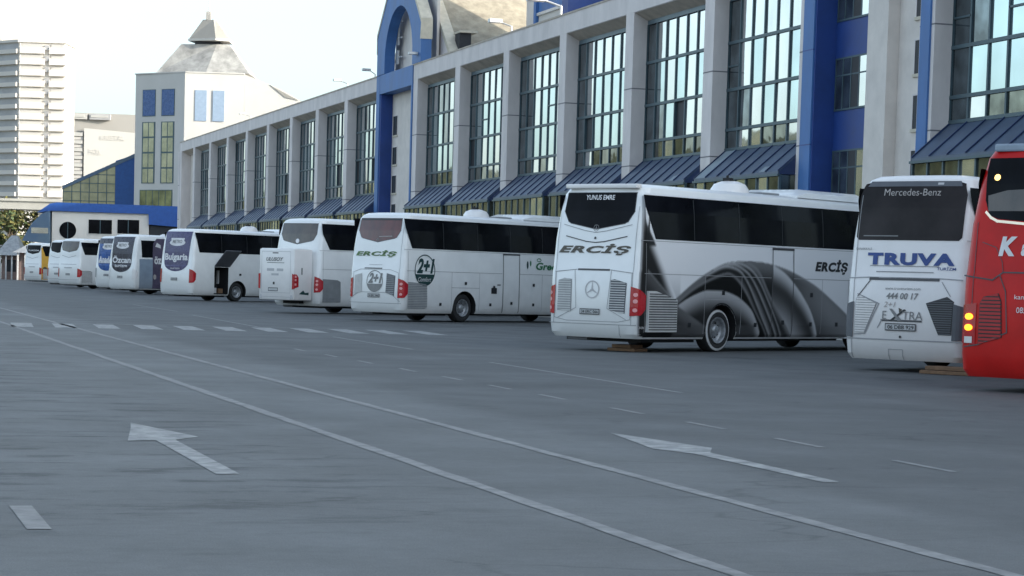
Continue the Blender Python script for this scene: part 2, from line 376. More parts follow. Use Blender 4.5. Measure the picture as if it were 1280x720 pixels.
def body_mesh(S, parent, paint, wheels, hatch=None, mats_extra=()):
    rings = [S.ring(i) for i in range(len(S.z))]; N = len(rings[0]); v = [p for r in rings for p in r]; f = []
    for i in range(len(rings)-1):
        for k in range(N): j = (k+1) % N; f.append((i*N+k, i*N+j, (i+1)*N+j, (i+1)*N+k))
    f.append(tuple(range(N))[::-1]); f.append(tuple(range((len(rings)-1)*N, len(rings)*N)))
    me = bpy.data.meshes.new('body'); me.from_pydata(v, [], f); me.materials.append(MATS[paint]); me.materials.append(MATS['black plastic']); me.update()
    o = link('body', me, parent)
    cut = MB()
    for y in wheels:
        for sg in (-1, 1):
            prof = [(x, z) for x, z in [(.62*math.cos(t), .62*math.sin(t)) for t in [math.pi*k/14 for k in range(15)]]]
            pts = [(sg*.82, y+a, .47+b) for a, b in prof]; pts = [(sg*.82, y+.62, .1)]+pts+[(sg*.82, y-.62, .1)]
            cut.prism(pts, (sg*.7, 0, 0), 'black plastic')
    if hatch: cut.box(hatch[0], hatch[1], 'black plastic')
    c = cut.build('cut', parent)
    m = o.modifiers.new('b', 'BOOLEAN'); m.object = c; m.operation = 'DIFFERENCE'; m.solver = 'EXACT'; m.material_mode = 'TRANSFER'
    dg = bpy.context.evaluated_depsgraph_get(); me2 = bpy.data.meshes.new_from_object(o.evaluated_get(dg)); o.modifiers.clear(); o.data = me2
    cd = c.data; bpy.data.objects.remove(c); bpy.data.meshes.remove(cd)
    me2.shade_smooth(); me2.set_sharp_from_angle(angle=R(28))
    return o
def wheel(parent, sg, y, whitewall=False):
    t = MB(); x = sg*1.0
    t.lathe((x, y, .5), (sg, 0, 0), [(-.16,.30),(-.16,.44),(-.12,.495),(.12,.50),(.17,.47),(.19,.42),(.185,.35),(.16,.30)], ['rubber']*4+(['white wall'] if whitewall else ['rubber'])+['rubber']*2)
    w = t.build('wheel', parent, smooth=True)
    r = MB(); r.lathe((x, y, .5), (sg, 0, 0), [(.165,.305),(.195,.30),(.18,.27),(.10,.25),(.06,.2),(.05,.14),(.12,.12),(.15,.09),(.16,.0)], 'rim steel')
    for k in range(10): a = 2*math.pi*k/10; r.tube((x+sg*.05, y+.17*math.cos(a), .5+.17*math.sin(a)), (x+sg*.085, y+.17*math.cos(a), .5+.17*math.sin(a)), .017, 'black plastic', 6)
    r.build('rim', w, smooth=True)
def lamp_cluster(S, root, z0, z1, front_dx=.02, side=.14, mat_='lamp red', dots=True, both=(-1,1), lit=None):
    for sg in both:
        P = Patch(S, 'corner', .02); P.sg = sg; q = .314
        zc = (z0+z1)/2; h = z1-z0
        P.poly([(-front_dx, z0), (q*.7, z0+.02), (q*.7+side, z0+h*.25), (q*.7+side, z1-h*.3), (q*.5, z1-.05), (-front_dx, z1)], mat_)
        o = P.build('tail_light', root)
        if dots:
            for k in (.2, .5, .72): P = Patch(S, 'corner', .026); P.sg = sg; P.ell(.10, z0+h*k, .05, .045, 'lamp pink', 12); P.build('lens', o)
def plate(S, root, cx, cz, w=.56, h=.13, txt='34 ERC 066'):
    P = Patch(S, 'rear', .02); P.poly([(cx-w/2,cz-h/2),(cx+w/2,cz-h/2),(cx+w/2,cz+h/2),(cx-w/2,cz+h/2)], 'seam dark'); o = P.build('number_plate', root)
    P = Patch(S, 'rear', .026); P.poly([(cx-w/2+.02,cz-h/2+.02),(cx+w/2-.02,cz-h/2+.02),(cx+w/2-.02,cz+h/2-.02),(cx-w/2+.02,cz+h/2-.02)], 'plate white').build('plate_face', o)
    Patch(S, 'rear', .031).text(txt, cx+.01, cz, h*.52, 'ink black', w=w*.84, bold=.01).build('plate_text', o)
def star(P, cx, cz, r, m):
    P.ringe(cx, cz, r, r, r*.14, m, 20)
    for k in range(3):
        a = math.pi/2+2*math.pi*k/3; t = (cx+r*math.cos(a), cz+r*math.sin(a)); w = r*.13
        P.poly([t, (cx+w*math.cos(a+1.57), cz+w*math.sin(a+1.57)), (cx-w*math.cos(a+1.57), cz-w*math.sin(a+1.57))], m)
def common(S, root, L, paint, wy=3.25, fy=9.6, sw=None, seams=True, door=True, vent=True, ww=False, dome=True, ac=True, hatch=None, grille='slat light', gback='slat dark', side_y0=.28, sidedark='bus glass', vent_n=16):
    body_mesh(S, root, paint, (wy, fy), hatch)
    for sg in (1, -1):
        wheel(root, sg, wy, ww and sg == 1); wheel(root, sg, fy, False)
    win = sw or [(side_y0,3.44),(side_y0+.02,3.2),(side_y0+.3,2.52),(L-1.6,2.52),(L-1.2,2.9),(L-1.3,3.44)]
    P = Patch(S, 'right'); P.poly(win, sidedark); o = P.build('side_window', root)
    for y in [2.1, 3.9, 5.7, 7.5, 9.3]:
        if y < L-2 and sidedark: P = Patch(S, 'right', .0095); P.poly([(y, 2.53), (y+.03, 2.53), (y+.03, 3.42), (y, 3.42)], 'ink black'); P.build('pillar', o)
    Patch(S, 'left').poly([(p[0], p[1]) for p in win], 'bus glass').build('side_window', root)
    Patch(S, 'front').poly([(-1.1,1.5),(1.1,1.5),(1.05,3.3),(-1.05,3.3)], 'bus glass').build('windscreen', root)
    for sg in (-1, 1): Patch(S, 'front').ell(sg*.85, .8, .2, .1, 'lamp clear').build('headlight', root)
    # chassis below the skirt
    u = MB(); u.box((-1.05, .5, .22), (1.05, wy-.75, .42), 'black plastic'); u.box((-.9, wy+.7, .24), (.9, fy-.75, .42), 'black plastic'); u.tube((-1, wy, .5), (1, wy, .5), .12, 'black plastic'); u.tube((-1, fy, .5), (1, fy, .5), .1, 'black plastic')
    u.box((-.75, .15, .24), (-.2, 1.1, .38), 'seam dark'); u.build('underframe', root)
    if seams:
        P = Patch(S, 'right', .006)
        P.line([(.1, 2.46), (L-.6, 2.46)], .012, 'seam grey'); P.line([(.25, 1.74), (5.25, 1.74)], .014, 'seam grey'); P.line([(6.2, 1.74), (L-.8, 1.74)], .014, 'seam grey')
        for y in (2.55, 4.02, 7.5, 8.7): P.line([(y, .42), (y, 1.74)] if abs(y-wy) > .66 or y > 4 else [(y, 1.2), (y, 1.74)], .014, 'seam grey')
        P.line([(2.55, 1.2), (4.02, 1.2)], .014, 'seam grey'); P.line([(.3, .45), (.3, 2.4)], .012, 'seam grey')
        P.build('panel_joint', root)
        P = Patch(S, 'right', .012)
        for y, z in ((1.98,.62),(3.28,1.36),(4.63,.63),(5.79,.69),(7.02,1.36),(7.02,.65),(8.2,.65)):
            P = Patch(S, 'right', .012); P.poly([(y-.06, z-.05), (y+.06, z-.05), (y+.06, z+.05), (y-.06, z+.05)], 'ink black'); P.build('hatch_lock', root)
    if door:
        P = Patch(S, 'right', .014); P.line([(5.3,.36),(5.3,2.42),(6.2,2.42),(6.2,.36)], .028, 'seam dark'); P.line([(5.3,2.425),(6.2,2.425)], .05, 'seam dark'); P.build('door', root)
    if vent:
        pl = [(.30,.45),(1.30,.46),(1.27,1.26),(1.1,1.33),(.28,1.36)]
        louvre('side_grille', S, root, 'right', pl, vent_n, gback, grille, gap=.3, off=.012)
    if dome:
        d = MB(); d.lathe((0.1, 5.1, S.top-.03), (0,0,1), [(0,.47),(.12,.46),(.24,.38),(.31,.2),(.33,0)], 'warm white paint', 20); d.build('roof_dome', root, smooth=True)
        d = MB(); d.box((0.0, 4.95, S.top+.28), (.2, 5.1, S.top+.36), 'black plastic'); d.tube((.1,5.0,S.top+.3),(.1,5.0,S.top+.42),.03,'black plastic',8); d.build('antenna', root)
    if ac:
        d = MB(); a0, a1 = 6.7, 10.2; z = S.top
        pr = [(-1.0,z-.03),(-.95,z+.1),(-.7,z+.19),(.7,z+.19),(.95,z+.1),(1.0,z-.03)]
        ends = []
        for y, k in ((a0,.3),(a0+.5,1),(a1-.4,1),(a1,.3)): ends.append([(x, y, z-.03+(zz-z+.03)*k) for x, zz in pr])
        n = len(pr)
        vv = [p for e in ends for p in e]; d.v += vv
        for i in range(3):
            for k in range(n-1): d.f.append((i*n+k, i*n+k+1, (i+1)*n+k+1, (i+1)*n+k)); d.m.append(d.mi('white paint'))
        d.f.append(tuple(range(n))); d.f.append(tuple(range(3*n, 4*n))[::-1]); d.m += [0, 0]
        d.build('roof_unit', root, smooth=True)
        d = MB(); d.box((-.6, 5.75, z-.04), (.6, 6.5, z+.06), 'slat grey'); d.build('roof_hatch', root, bevel=.02)
BUS_AZ = R(57)
def bus_root(x, y, label, group=None): dd = {16:.09,18:.11,17:.08,19:.15}.get(int(x), .06)*(1 if y < 100 else .3); return empty('coach', (x-.955*dd, y+.295*dd, 0), -BUS_AZ, label, 'bus', 'coaches parked in a slanting row')

def rear_window(S, root, m='bus glass', z0=2.84, z1=3.5, wt=.95, wb=.83, dip=.14, frame=None):
    P = Patch(S, 'rear'); pts = [(-wt,z1),(-wt-.02,z0+.25),(-wb,z0+.03),(-wb+.08,z0-.01),(0,z0-dip),(wb-.08,z0-.01),(wb,z0+.03),(wt+.02,z0+.25),(wt,z1)]
    P.poly(pts[::-1], m); o = P.build('rear_window', root)
    Patch(S, 'rear', .006).line(pts+[pts[0]], .03, 'seam dark').build('window_seal', o)
    return o

# ---- coach with the black and silver mural
def mural(S, root):
    def curve(pts):
        def f(y):
            if y <= pts[0][0]: return pts[0][1] if y > pts[0][0]-.02 else None
            for a, b in zip(pts, pts[1:]):
                if a[0] <= y <= b[0]: t = (y-a[0])/(b[0]-a[0]); return a[1]+(b[1]-a[1])*t
            return None
        return f
    def smooth(pts, n=8):      # Catmull-Rom densify
        out = []
        for i in range(len(pts)-1):
            p0 = pts[max(i-1,0)]; p1 = pts[i]; p2 = pts[i+1]; p3 = pts[min(i+2, len(pts)-1)]
            for k in range(n):
                t = k/n; out.append(tuple(.5*((2*p1[j])+(-p0[j]+p2[j])*t+(2*p0[j]-5*p1[j]+4*p2[j]-p3[j])*t*t+(-p0[j]+3*p1[j]-3*p2[j]+p3[j])*t**3) for j in (0,1)))
        out.append(pts[-1]); return out
    outer = curve(smooth([(1.36,1.16),(2.04,1.54),(2.61,1.80),(3.2,2.0),(3.66,2.08),(4.43,2.11),(5.23,2.06),(6.06,1.92),(6.91,1.68),(7.43,1.49),(8.06,1.2),(8.61,.93),(9.6,.4)]))
    blackt = curve(smooth([(1.36,1.06),(2.04,1.42),(2.62,1.64),(3.14,1.78),(3.52,1.82),(3.83,1.70),(4.16,1.44),(4.5,1.09),(4.92,.65),(5.26,.28)]))
    inner = curve(smooth([(1.36,.98),(1.84,1.19),(2.27,1.33),(2.64,1.40),(3.24,1.40),(3.7,1.32),(4.1,1.18),(4.51,.92),(4.85,.46)]))
    st = [curve(smooth(p)) for p in ([(2.6,1.77),(3.2,1.96),(3.62,1.97),(4.0,1.86),(4.32,1.58),(4.64,1.18),(5.0,.72),(5.4,.28)],
                                      [(2.9,1.90),(3.4,2.02),(3.81,2.02),(4.29,1.84),(4.63,1.54),(4.97,1.14),(5.32,.7),(5.66,.28)],
                                      [(3.4,2.04),(3.9,2.07),(4.4,1.93),(4.77,1.66),(5.1,1.28),(5.45,.84),(5.85,.28)])]
    lobeL = curve(smooth([(4.2,2.11),(4.6,1.98),(4.85,1.78),(5.15,1.42),(5.6,.95),(6.07,.52),(6.3,.28)]))
    lobeR = curve(smooth([(5.31,2.05),(5.9,1.83),(6.51,1.43),(6.95,1.04),(7.2,.7),(7.42,.28)]))
    rearc = curve(smooth([(.05,3.4),(.2,3.1),(.36,2.8),(.62,2.42),(.85,2.08),(1.16,1.62),(1.47,1.20),(1.6,1.02)]))
    diag = curve([(.02,2.04),(.74,1.56),(1.56,1.02),(2.69,.56)])
    def mix(a, b, t): t = max(0, min(1, t)); t = t*t*(3-2*t); return a+(b-a)*t
    def tone(y, z):
        W = .78
        o = outer(y) if y >= 1.36 else None
        c = W
        if y < 1.6:
            rc = rearc(y) if y >= .05 else 3.5
            if rc is not None and z < rc and not (y > 1.36 and z > (outer(y) or 0) and z > rc):
                d = rc-z; c = mix(.74, .04, d/.5)
                dg = diag(y)
                if dg is not None:
                    if abs(z-dg) < .02: c = mix(c, .35, .7)
                    elif z < dg: c = mix(.16, .03, (dg-z)/.6)
                if z > 2.35: c = mix(c, mix(.05, .55, (z-2.6)/.85), .9)
            elif y > .9 and z < 1.9: c = mix(W, .55, (1.9-z)/.9)
        if o is not None and z <= o:
            c = .30
            lr = lobeR(y); ll = lobeL(y); ii = inner(y); bt = blackt(y)
            c = mix(.24, .05, (o-z)/.55)                                       # outer shell, darkening inward
            if lr is not None and z < lr:                                      # silvery lobe
                d = (lr-z); c = mix(.62, .10, d/.5) if d < .5 else mix(.10, .5, (d-.5)/.9)
                if d < .03: c = .6
            elif y > 5.3: c = mix(.13, .33, (y-5.6)/2.4)*mix(1, .35, (o-z-.3)/1.1); c = mix(.30, c, (o-z)/.18)
            if ll is not None and z < ll: c = mix(.30, .07, (ll-z)/.25) if (ll-z) < .25 else mix(.07, .38, (ll-z-.25)/.4)
            for k, s_ in enumerate(st[::-1]):
                q = s_(y)
                if q is not None and z < q:
                    d = q-z; c = mix(.50, .03, d/.10) if d < .10 else mix(.03, .26, (d-.1)/.25)
            if bt is not None and z < bt: c = mix(.32, .012, (bt-z)/.10)
            if ii is not None and z < ii:
                d = ii-z; c = mix(.48, .05, d/.55)
                if d < .02: c = .62
            dg = diag(y)
            if dg is not None and y > 1.36 and z < dg: c = mix(.20, .06, (dg-z)/.5) if ii is None or z < ii else c
            if y < 4.6 and z < .62 and y > 1.3: c = mix(c, .16, .55)
        elif y > 9.6 and z < .5: c = .1
        return c
    y0, y1, ny = .30, 11.2, 450; z0, z1, nz = S.bot+.04, 3.50, 150
    wheels = (3.25, 9.6)
    v = []; f = []; cols = []
    for i in range(ny+1):
        y = y0+(y1-y0)*i/ny
        for j in range(nz+1):
            z = z0+(z1-z0)*j/nz
            for w in wheels:      # pull cells at the arch onto its edge
                dy, dz = y-w, z-.47; r = math.hypot(dy, dz)
            v.append(S.right(y, z, .0035)); t_ = sum(tone(y+a_, z+b_) for a_ in (-.02,0,.02) for b_ in (-.018,0,.018))/9; cols.append(.78*(max(t_, 0)/.78)**1.4)
    for i in range(ny):
        for j in range(nz):
            y = y0+(y1-y0)*(i+.5)/ny; z = z0+(z1-z0)*(j+.5)/nz
            if any((math.hypot(y-w, z-.47) < .63) or (abs(y-w) < .63 and z < .47) for w in wheels): continue
            a = i*(nz+1)+j; f.append((a, a+nz+1, a+nz+2, a+1))
    me = bpy.data.meshes.new('side_mural'); me.from_pydata(v, [], f)
    ca = me.color_attributes.new('art', 'FLOAT_COLOR', 'POINT')
    ca.data.foreach_set('color', [k for c in cols for k in (c, c*1.0, c*1.02, 1)])
    me.materials.append(MATS['mural print']); me.shade_smooth(); me.update()
    o = link('side_mural', me, root)
    v = []; f = []; cols = []; nu, nz = 10, 60        # the print wraps onto the rear corner
    for i in range(nu+1):
        u = .15+(.314-.15+.06)*i/nu
        for j in range(nz+1):
            z = S.bot+.06+(3.44-S.bot-.06)*j/nz; v.append(S.corner(u, z, .0045)); t_ = mix(.035, .6, (z-2.55)/.9); t_ = mix(.5, t_, i/3) if i < 3 else t_; cols.append(.78*(t_/.78)**1.3)
    for i in range(nu):
        for j in range(nz): a = i*(nz+1)+j; f.append((a, a+nz+1, a+nz+2, a+1))
    me = bpy.data.meshes.new('corner_mural'); me.from_pydata(v, [], f); ca = me.color_attributes.new('art', 'FLOAT_COLOR', 'POINT')
    ca.data.foreach_set('color', [k for c in cols for k in (c, c, c*1.02, 1)]); me.materials.append(MATS['mural print']); me.shade_smooth(); me.update(); link('corner_mural', me, root)
    for w in wheels:     # arch lip closing the stepped edge of the print
        P = Patch(S, 'right', .0045)
        n = 30
        for k in range(n):
            a, b = math.pi*k/n, math.pi*(k+1)/n
            P.poly([(w+r*math.cos(t), .47+r*math.sin(t)) for t, r in ((a,.62),(b,.62),(b,.66),(a,.66))], 'black plastic')
        P.build('arch_lip', root)
    return o

def coach_mural():
    r = bus_root(16.34, 47.03, 'white coach with a swirling black and silver mural on its side and whitewall tyre')
    L = 12.6; S = Shape(L)
    common(S, r, L, 'white paint', ww=True, vent=False, sw=[(.26,3.46),(.30,3.2),(.64,2.5),(L-1.6,2.5),(L-1.2,2.9),(L-1.3,3.46)])
    mural(S, r)
    # louvred box standing proud of the side
    g = MB(); g.prism([(1.22,.34,.46),(1.22,1.42,.46),(1.22,1.42,1.18),(1.22,.62,1.36),(1.22,.34,1.36)], (.12,0,0), 'slat light')
    n = 15
    for i in range(n):
        z = .50+i*.056
        if z < 1.3: y1 = 1.40 if z < 1.16 else 1.40-(z-1.16)*3.6; g.box((1.335,.37,z), (1.349,y1,z+.026), 'seam dark')
    g.build('side_grille', r)
    rear_window(S, r, z0=2.84, z1=3.5)
    Patch(S, 'rear', .014).text('YUNUS EMRE', 0.0, 3.40, .11, 'ink white', w=.80, bold=.02).build('destination_text', r)
    sp = MB(); sp.box((-1.0,.24,3.60), (1.0,.42,3.70), 'warm white paint'); sp.build('spoiler', r, bevel=.03)
    P = Patch(S, 'rear', .010)
    P.line([(-.95,2.80),(-.3,2.66),(.0,2.62),(.3,2.66),(.95,2.80)], .014, 'seam grey')
    P.line([(-.85,2.54),(-.25,2.42),(0,2.40),(.25,2.42),(.85,2.54)], .022, 'seam dark')
    P.line([(-.4,1.80),(.45,1.80)], .04, 'seam dark'); P.line([(-1.08,1.74),(-.45,1.80)], .016, 'seam grey'); P.line([(.5,1.80),(1.08,1.74)], .016, 'seam grey')
    P.line([(-1.06,1.72),(-1.06,.72),(-.7,.66),(.75,.66),(1.06,.72),(1.06,1.72)], .012, 'seam grey'); P.line([(-.5,1.78),(-.42,.95),(-.95,.72)], .012, 'seam grey'); P.line([(.52,1.78),(.45,.95),(.95,.72)], .012, 'seam grey')
    P.line([(-1.22,.60),(1.22,.60)], .014, 'seam grey'); P.line([(-1.08,.6),(-1.08,3.2)], .012, 'seam grey'); P.line([(1.085,.6),(1.085,3.2)], .012, 'seam grey'); P.line([(.78,.33),(.78,.6)], .012, 'seam grey')
    P.build('panel_joint', r)
    Patch(S, 'rear', .014).text('ERCİŞ', -.03, 2.25, .25, 'ink brown', w=2.02, shear=.3, bold=.042, space=1.12).build('rear_lettering', r)
    P = Patch(S, 'rear', .014); star(P, 0, 2.72, .075, 'ink grey'); P.ell(0, 2.50, .03, .03, 'ink black', 10); P.build('badge', r)
    P = Patch(S, 'rear', .0105); star(P, 0.02, 1.36, .2, 'ink faint'); P.build('emblem', r)
    louvre('engine_grille', S, r, 'rear', [(-.98,.88),(-.56,.86),(-.58,1.58),(-.80,1.60),(-.98,1.55)], 14, 'seam grey', 'slat light')
    louvre('engine_grille', S, r, 'rear', [(.50,.92),(.92,.85),(.94,1.52),(.62,1.60),(.52,1.58)], 14, 'slat dark', 'slat light', gap=.6)
    plate(S, r, -.02, .87); lamp_cluster(S, r, .80, 1.45)
    P = Patch(S, 'right', .012); P.text('ERCİŞ', 7.9, 2.06, .36, 'ink black', w=1.5, shear=.22, bold=.05, space=1.1); P.build('side_lettering', r)
    P = Patch(S, 'right', .012); P.text('34 ERC', .18+.02, .55, .05, 'ink white'); P.build('small_text', r)
coach_mural()

def logo21(P, cx, cz, rx, rz, m, m2, sp='Comfort', bold=.045):
    P.ringe(cx, cz, rx, rz, rx*.07, m, 36)
    # dark lower cap with script
    n = 16; a0, a1 = R(195), R(345)
    P.poly([(cx+rx*.97*math.cos(a0+(a1-a0)*i/n), cz+rz*.97*math.sin(a0+(a1-a0)*i/n)) for i in range(n+1)], m)
    P.text('2+1', cx+rx*.08, cz+rz*.28, rz*.95, m, w=rx*1.75, shear=.3, bold=bold)
def coach_green():
    r = bus_root(18.09, 74.74, 'white coach with round 2+1 emblems, green lettering and a reddish rear window')
    L = 12.6; S = Shape(L)
    common(S, r, L, 'white paint', grille='slat grey', gback='slat light', sw=[(.15,3.5),(.2,3.2),(.5,2.5),(L-1.6,2.5),(L-1.2,2.9),(L-1.3,3.5)])
    rear_window(S, r, 'red reflection glass')
    P = Patch(S, 'rear', .014); P.line([(-.9,3.47),(.9,3.47)], .05, 'ink black'); P.line([(.05,2.88),(.62,2.9)], .02, 'ink pale grey'); star(P, 0, 2.76, .06, 'ink grey'); P.build('window_print', r)
    P = Patch(S, 'rear', .010)
    P.line([(-.5,1.80),(.3,1.80)], .035, 'seam dark'); P.line([(-.3,1.92),(.3,1.92)], .012, 'seam grey')
    P.line([(-1.05,1.0),(-1.05,1.66),(-.7,1.76),(.7,1.76),(1.05,1.66),(1.05,1.0)], .014, 'seam grey'); P.line([(-1.2,.74),(-.75,.98),(.7,.98),(1.15,.68)], .016, 'seam grey'); P.line([(-1.2,.62),(1.2,.62)], .014, 'seam grey'); P.line([(1.085,.6),(1.085,3.2)], .012, 'seam grey')
    P.build('panel_joint', r)
    Patch(S, 'rear', .014).text('ERCİŞ', -.05, 2.30, .24, 'ink green', w=1.92, shear=.25, bold=.05, space=1.12).build('rear_lettering', r)
    P = Patch(S, 'rear', .014); logo21(P, 0, 1.36, .38, .37, 'ink grey', 'ink grey'); P.build('rear_emblem', r)
    louvre('engine_grille', S, r, 'rear', [(-.98,.88),(-.60,.98),(-.62,1.62),(-.98,1.55)], 12, 'slat light', 'slat light')
    louvre('engine_grille', S, r, 'rear', [(.52,.98),(.90,.86),(.92,1.56),(.54,1.64)], 12, 'slat dark', 'slat grey')
    plate(S, r, -.02, .87); lamp_cluster(S, r, .80, 1.47)
    P = Patch(S, 'right', .014); logo21(P, 1.14, 1.77, .52, .54, 'ink teal', 'ink teal'); P.build('side_emblem', r)
    P = Patch(S, 'right', .019); P.text('Comfort', 1.12, 1.46, .15, 'ink white', w=.66, shear=.35); P.build('emblem_script', r)
    P = Patch(S, 'right', .014); P.text('Green', 7.85, 2.05, .27, 'ink leaf', w=1.45, shear=.2, bold=.03); P.build('side_lettering', r); P = Patch(S, 'right', .014); P.ell(6.65, 2.08, .05, .14, 'ink teal', 14); P.ell(6.82, 2.14, .04, .10, 'ink leaf', 14); P.build('leaf_emblem', r); P = Patch(S, 'right', .014); P.ringe(7.3, 2.27, .13, .07, .03, 'ink leaf', 16); P.build('ring_emblem', r)
    P = Patch(S, 'right', .014); P.poly([(4.66,1.02),(4.96,1.02),(4.96,1.22),(4.86,1.24),(4.86,1.30),(4.76,1.30),(4.76,1.24),(4.66,1.22)], 'ink black'); P.poly([(4.98,1.31),(5.16,1.31),(5.16,1.36),(4.98,1.36)], 'ink grey'); P.build('socket_cover', r)
coach_green()

def coach_box():
    r = bus_root(17.66, 86.45, 'white coach carrying a big boxy luggage pod on its back with its own tail lights')
    L = 12.4; S = Shape(L)
    common(S, r, L, 'white paint', grille='slat grey', gback='slat grey', sw=[(.28,3.5),(.30,3.1),(.66,2.5),(L-1.6,2.5),(L-1.2,2.9),(L-1.3,3.5)])
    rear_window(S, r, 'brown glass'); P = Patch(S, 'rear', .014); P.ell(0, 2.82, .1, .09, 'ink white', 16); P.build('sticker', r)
    lamp_cluster(S, r, .82, 1.45)
    b = MB(); b.box((-.95,-1.0,.5), (1.0,.0,2.5), 'warm white paint'); o = b.build('luggage_box', r, bevel=.09, smooth=True)
    d = MB(); y = -1.004
    def q(x0,z0,x1,z1,m,yy=y): d.poly([(x0,yy,z0),(x1,yy,z0),(x1,yy,z1),(x0,yy,z1)], m)
    for a in ((-.80,.78,-.79,2.38),(.79,.78,.80,2.38),(-.80,2.37,.80,2.38),(-.8,.78,.8,.79),(-.8,.62,.8,.63)): q(*a, 'seam grey')
    q(-.2,2.30,.12,2.34,'seam dark'); q(-.42,.84,.12,.98,'seam dark'); q(-.39,.865,.09,.955,'plate white',y-.003); q(-.16,1.10,-.06,1.2,'ink black'); q(-.5,1.93,.45,1.955,'ink grey')
    q(-.5,1.62,-.1,1.72,'ink faint'); q(.05,1.62,.4,1.72,'ink faint'); q(-.25,1.45,.15,1.53,'ink faint'); q(-.88,.56,-.78,.7,'ink faint'); q(.8,.56,.92,.7,'ink faint')
    d.build('door_panel', o)
    class Flat: z = []; 
    fl = Flat(); fl.rear = lambda u, z, off: (u, -1.0-off, z)
    Patch(fl, 'rear', .01).text('ULUSOY', -.07, 2.08, .15, 'ink grey', w=.95, shear=.3, bold=.03).build('lettering', o)
    for sg in (-1, 1):
        l = MB(); x = 1.0 if sg > 0 else -.95
        l.prism([(x+sg*.012-sg*.12,-1.012,.92),(x+sg*.012,-1.012,.95),(x+sg*.012,-.80,1.05),(x+sg*.012,-.80,1.38),(x+sg*.012,-.95,1.5),(x+sg*.012-sg*.12,-1.012,1.52)][0:6], (sg*.004,0,0), 'lamp red')
        t = MB(); t.poly([(x-sg*.10,-1.012,.92),(x+sg*.01,-1.012,.95),(x+sg*.01,-1.012,1.50),(x-sg*.10,-1.012,1.53)], 'lamp red'); t.poly([(x+sg*.012,-1.012,.95),(x+sg*.012,-.76,1.03),(x+sg*.012,-.76,1.38),(x+sg*.012,-.86,1.5),(x+sg*.012,-1.012,1.52)], 'lamp red')
        for z in (1.08, 1.25, 1.38): t.poly([(x+sg*.016,-.98,z),(x+sg*.016,-.88,z),(x+sg*.016,-.88,z+.08),(x+sg*.016,-.98,z+.08)], 'lamp pink')
        t.build('tail_light', o)
    t = MB(); x = 1.006
    t.poly([(x,-.62,1.50),(x,-.55,1.50),(x,-.55,1.76),(x,-.62,1.76)], 'ink grey'); t.poly([(x,-.72,.75),(x,-.5,.9),(x,-.4,.8),(x,-.2,.82),(x,-.2,.72),(x,-.6,.74)], 'ink teal'); t.build('side_mark', o)
    k = MB(); k.box((-.4,-.2,.38),(.5,.4,.5),'black plastic'); k.build('bracket', r)
coach_box()

def wrap_rear(S, r, m, z0=2.0, wt=1.0, wb=.92, zb=1.5, oval='METRO', word='Bulgaria', wordz=2.2, cx=0., m2=None, wcol='ink white', th='ink grey'):
    P = Patch(S, 'rear', .008); n = 12
    pts = [(-wt,3.56),(-wb,z0)] + [(wb*-math.cos(math.pi*k/n), z0-(z0-zb)*math.sin(math.pi*k/n)) for k in range(1, n)] + [(wb,z0),(wt,3.56)]
    P.poly(pts, m); o = P.build('rear_wrap', r)
    P = Patch(S, 'rear', .014); P.ell(cx, 2.98, .60, .17, wcol, 26); P.poly([(-.48,3.02),(.48,3.02),(.52,3.22),(-.52,3.22)], wcol)
    P.build('oval_badge', o)
    P = Patch(S, 'rear', .019); P.text(oval, cx, 3.04, .19, th, w=.72, bold=.03); P.build('oval_text', o)
    P = Patch(S, 'rear', .014); P.text(word, cx, wordz, .46, wcol, w=1.75, bold=.035); P.build('wrap_text', o)
    return o
def coach_bulgaria():
    r = bus_root(17.38, 116.33, 'white coach with a purple Bulgaria print over its rear and an open black side hatch')
    L = 12.4; S = Shape(L)
    hatch = ((.45,1.60,.36),(1.5,2.58,1.77))
    common(S, r, L, 'white paint', vent=False, seams=False, door=False, hatch=hatch, sw=[(.30,3.52),(.56,2.5),(L-1.6,2.5),(L-1.2,2.9),(L-1.3,3.52)])
    o = wrap_rear(S, r, 'purple wrap', z0=1.98, zb=1.50); Patch(S,'rear',.02).text('turizm', .0, 1.66, .1, 'ink white', w=.7).build('wrap_text', o)
    plate(S, r, -.05, 1.1, .5, .14, '34 MTR 05'); lamp_cluster(S, r, .92, 1.64, dots=False)
    f = MB(); f.prism([(1.27,1.60,1.78),(1.27,2.68,1.78),(2.15,2.68,2.62),(2.15,1.60,2.62)], (-.03,0,.03), 'slat dark'); f.build('luggage_flap', r)
    g = MB(); g.box((.5,1.7,.4),(.9,2.1,.7),'white wall'); g.box((.55,2.2,.4),(.95,2.5,.66),'timber'); g.box((.46,2.5,.9),(.6,2.56,1.6),'white wall'); g.build('luggage', r)
    P = Patch(S, 'right', .012); P.poly([(3.35,1.36),(3.5,1.36),(3.5,1.46),(3.35,1.46)], 'ink black'); P.build('hatch_lock', r)
coach_bulgaria()

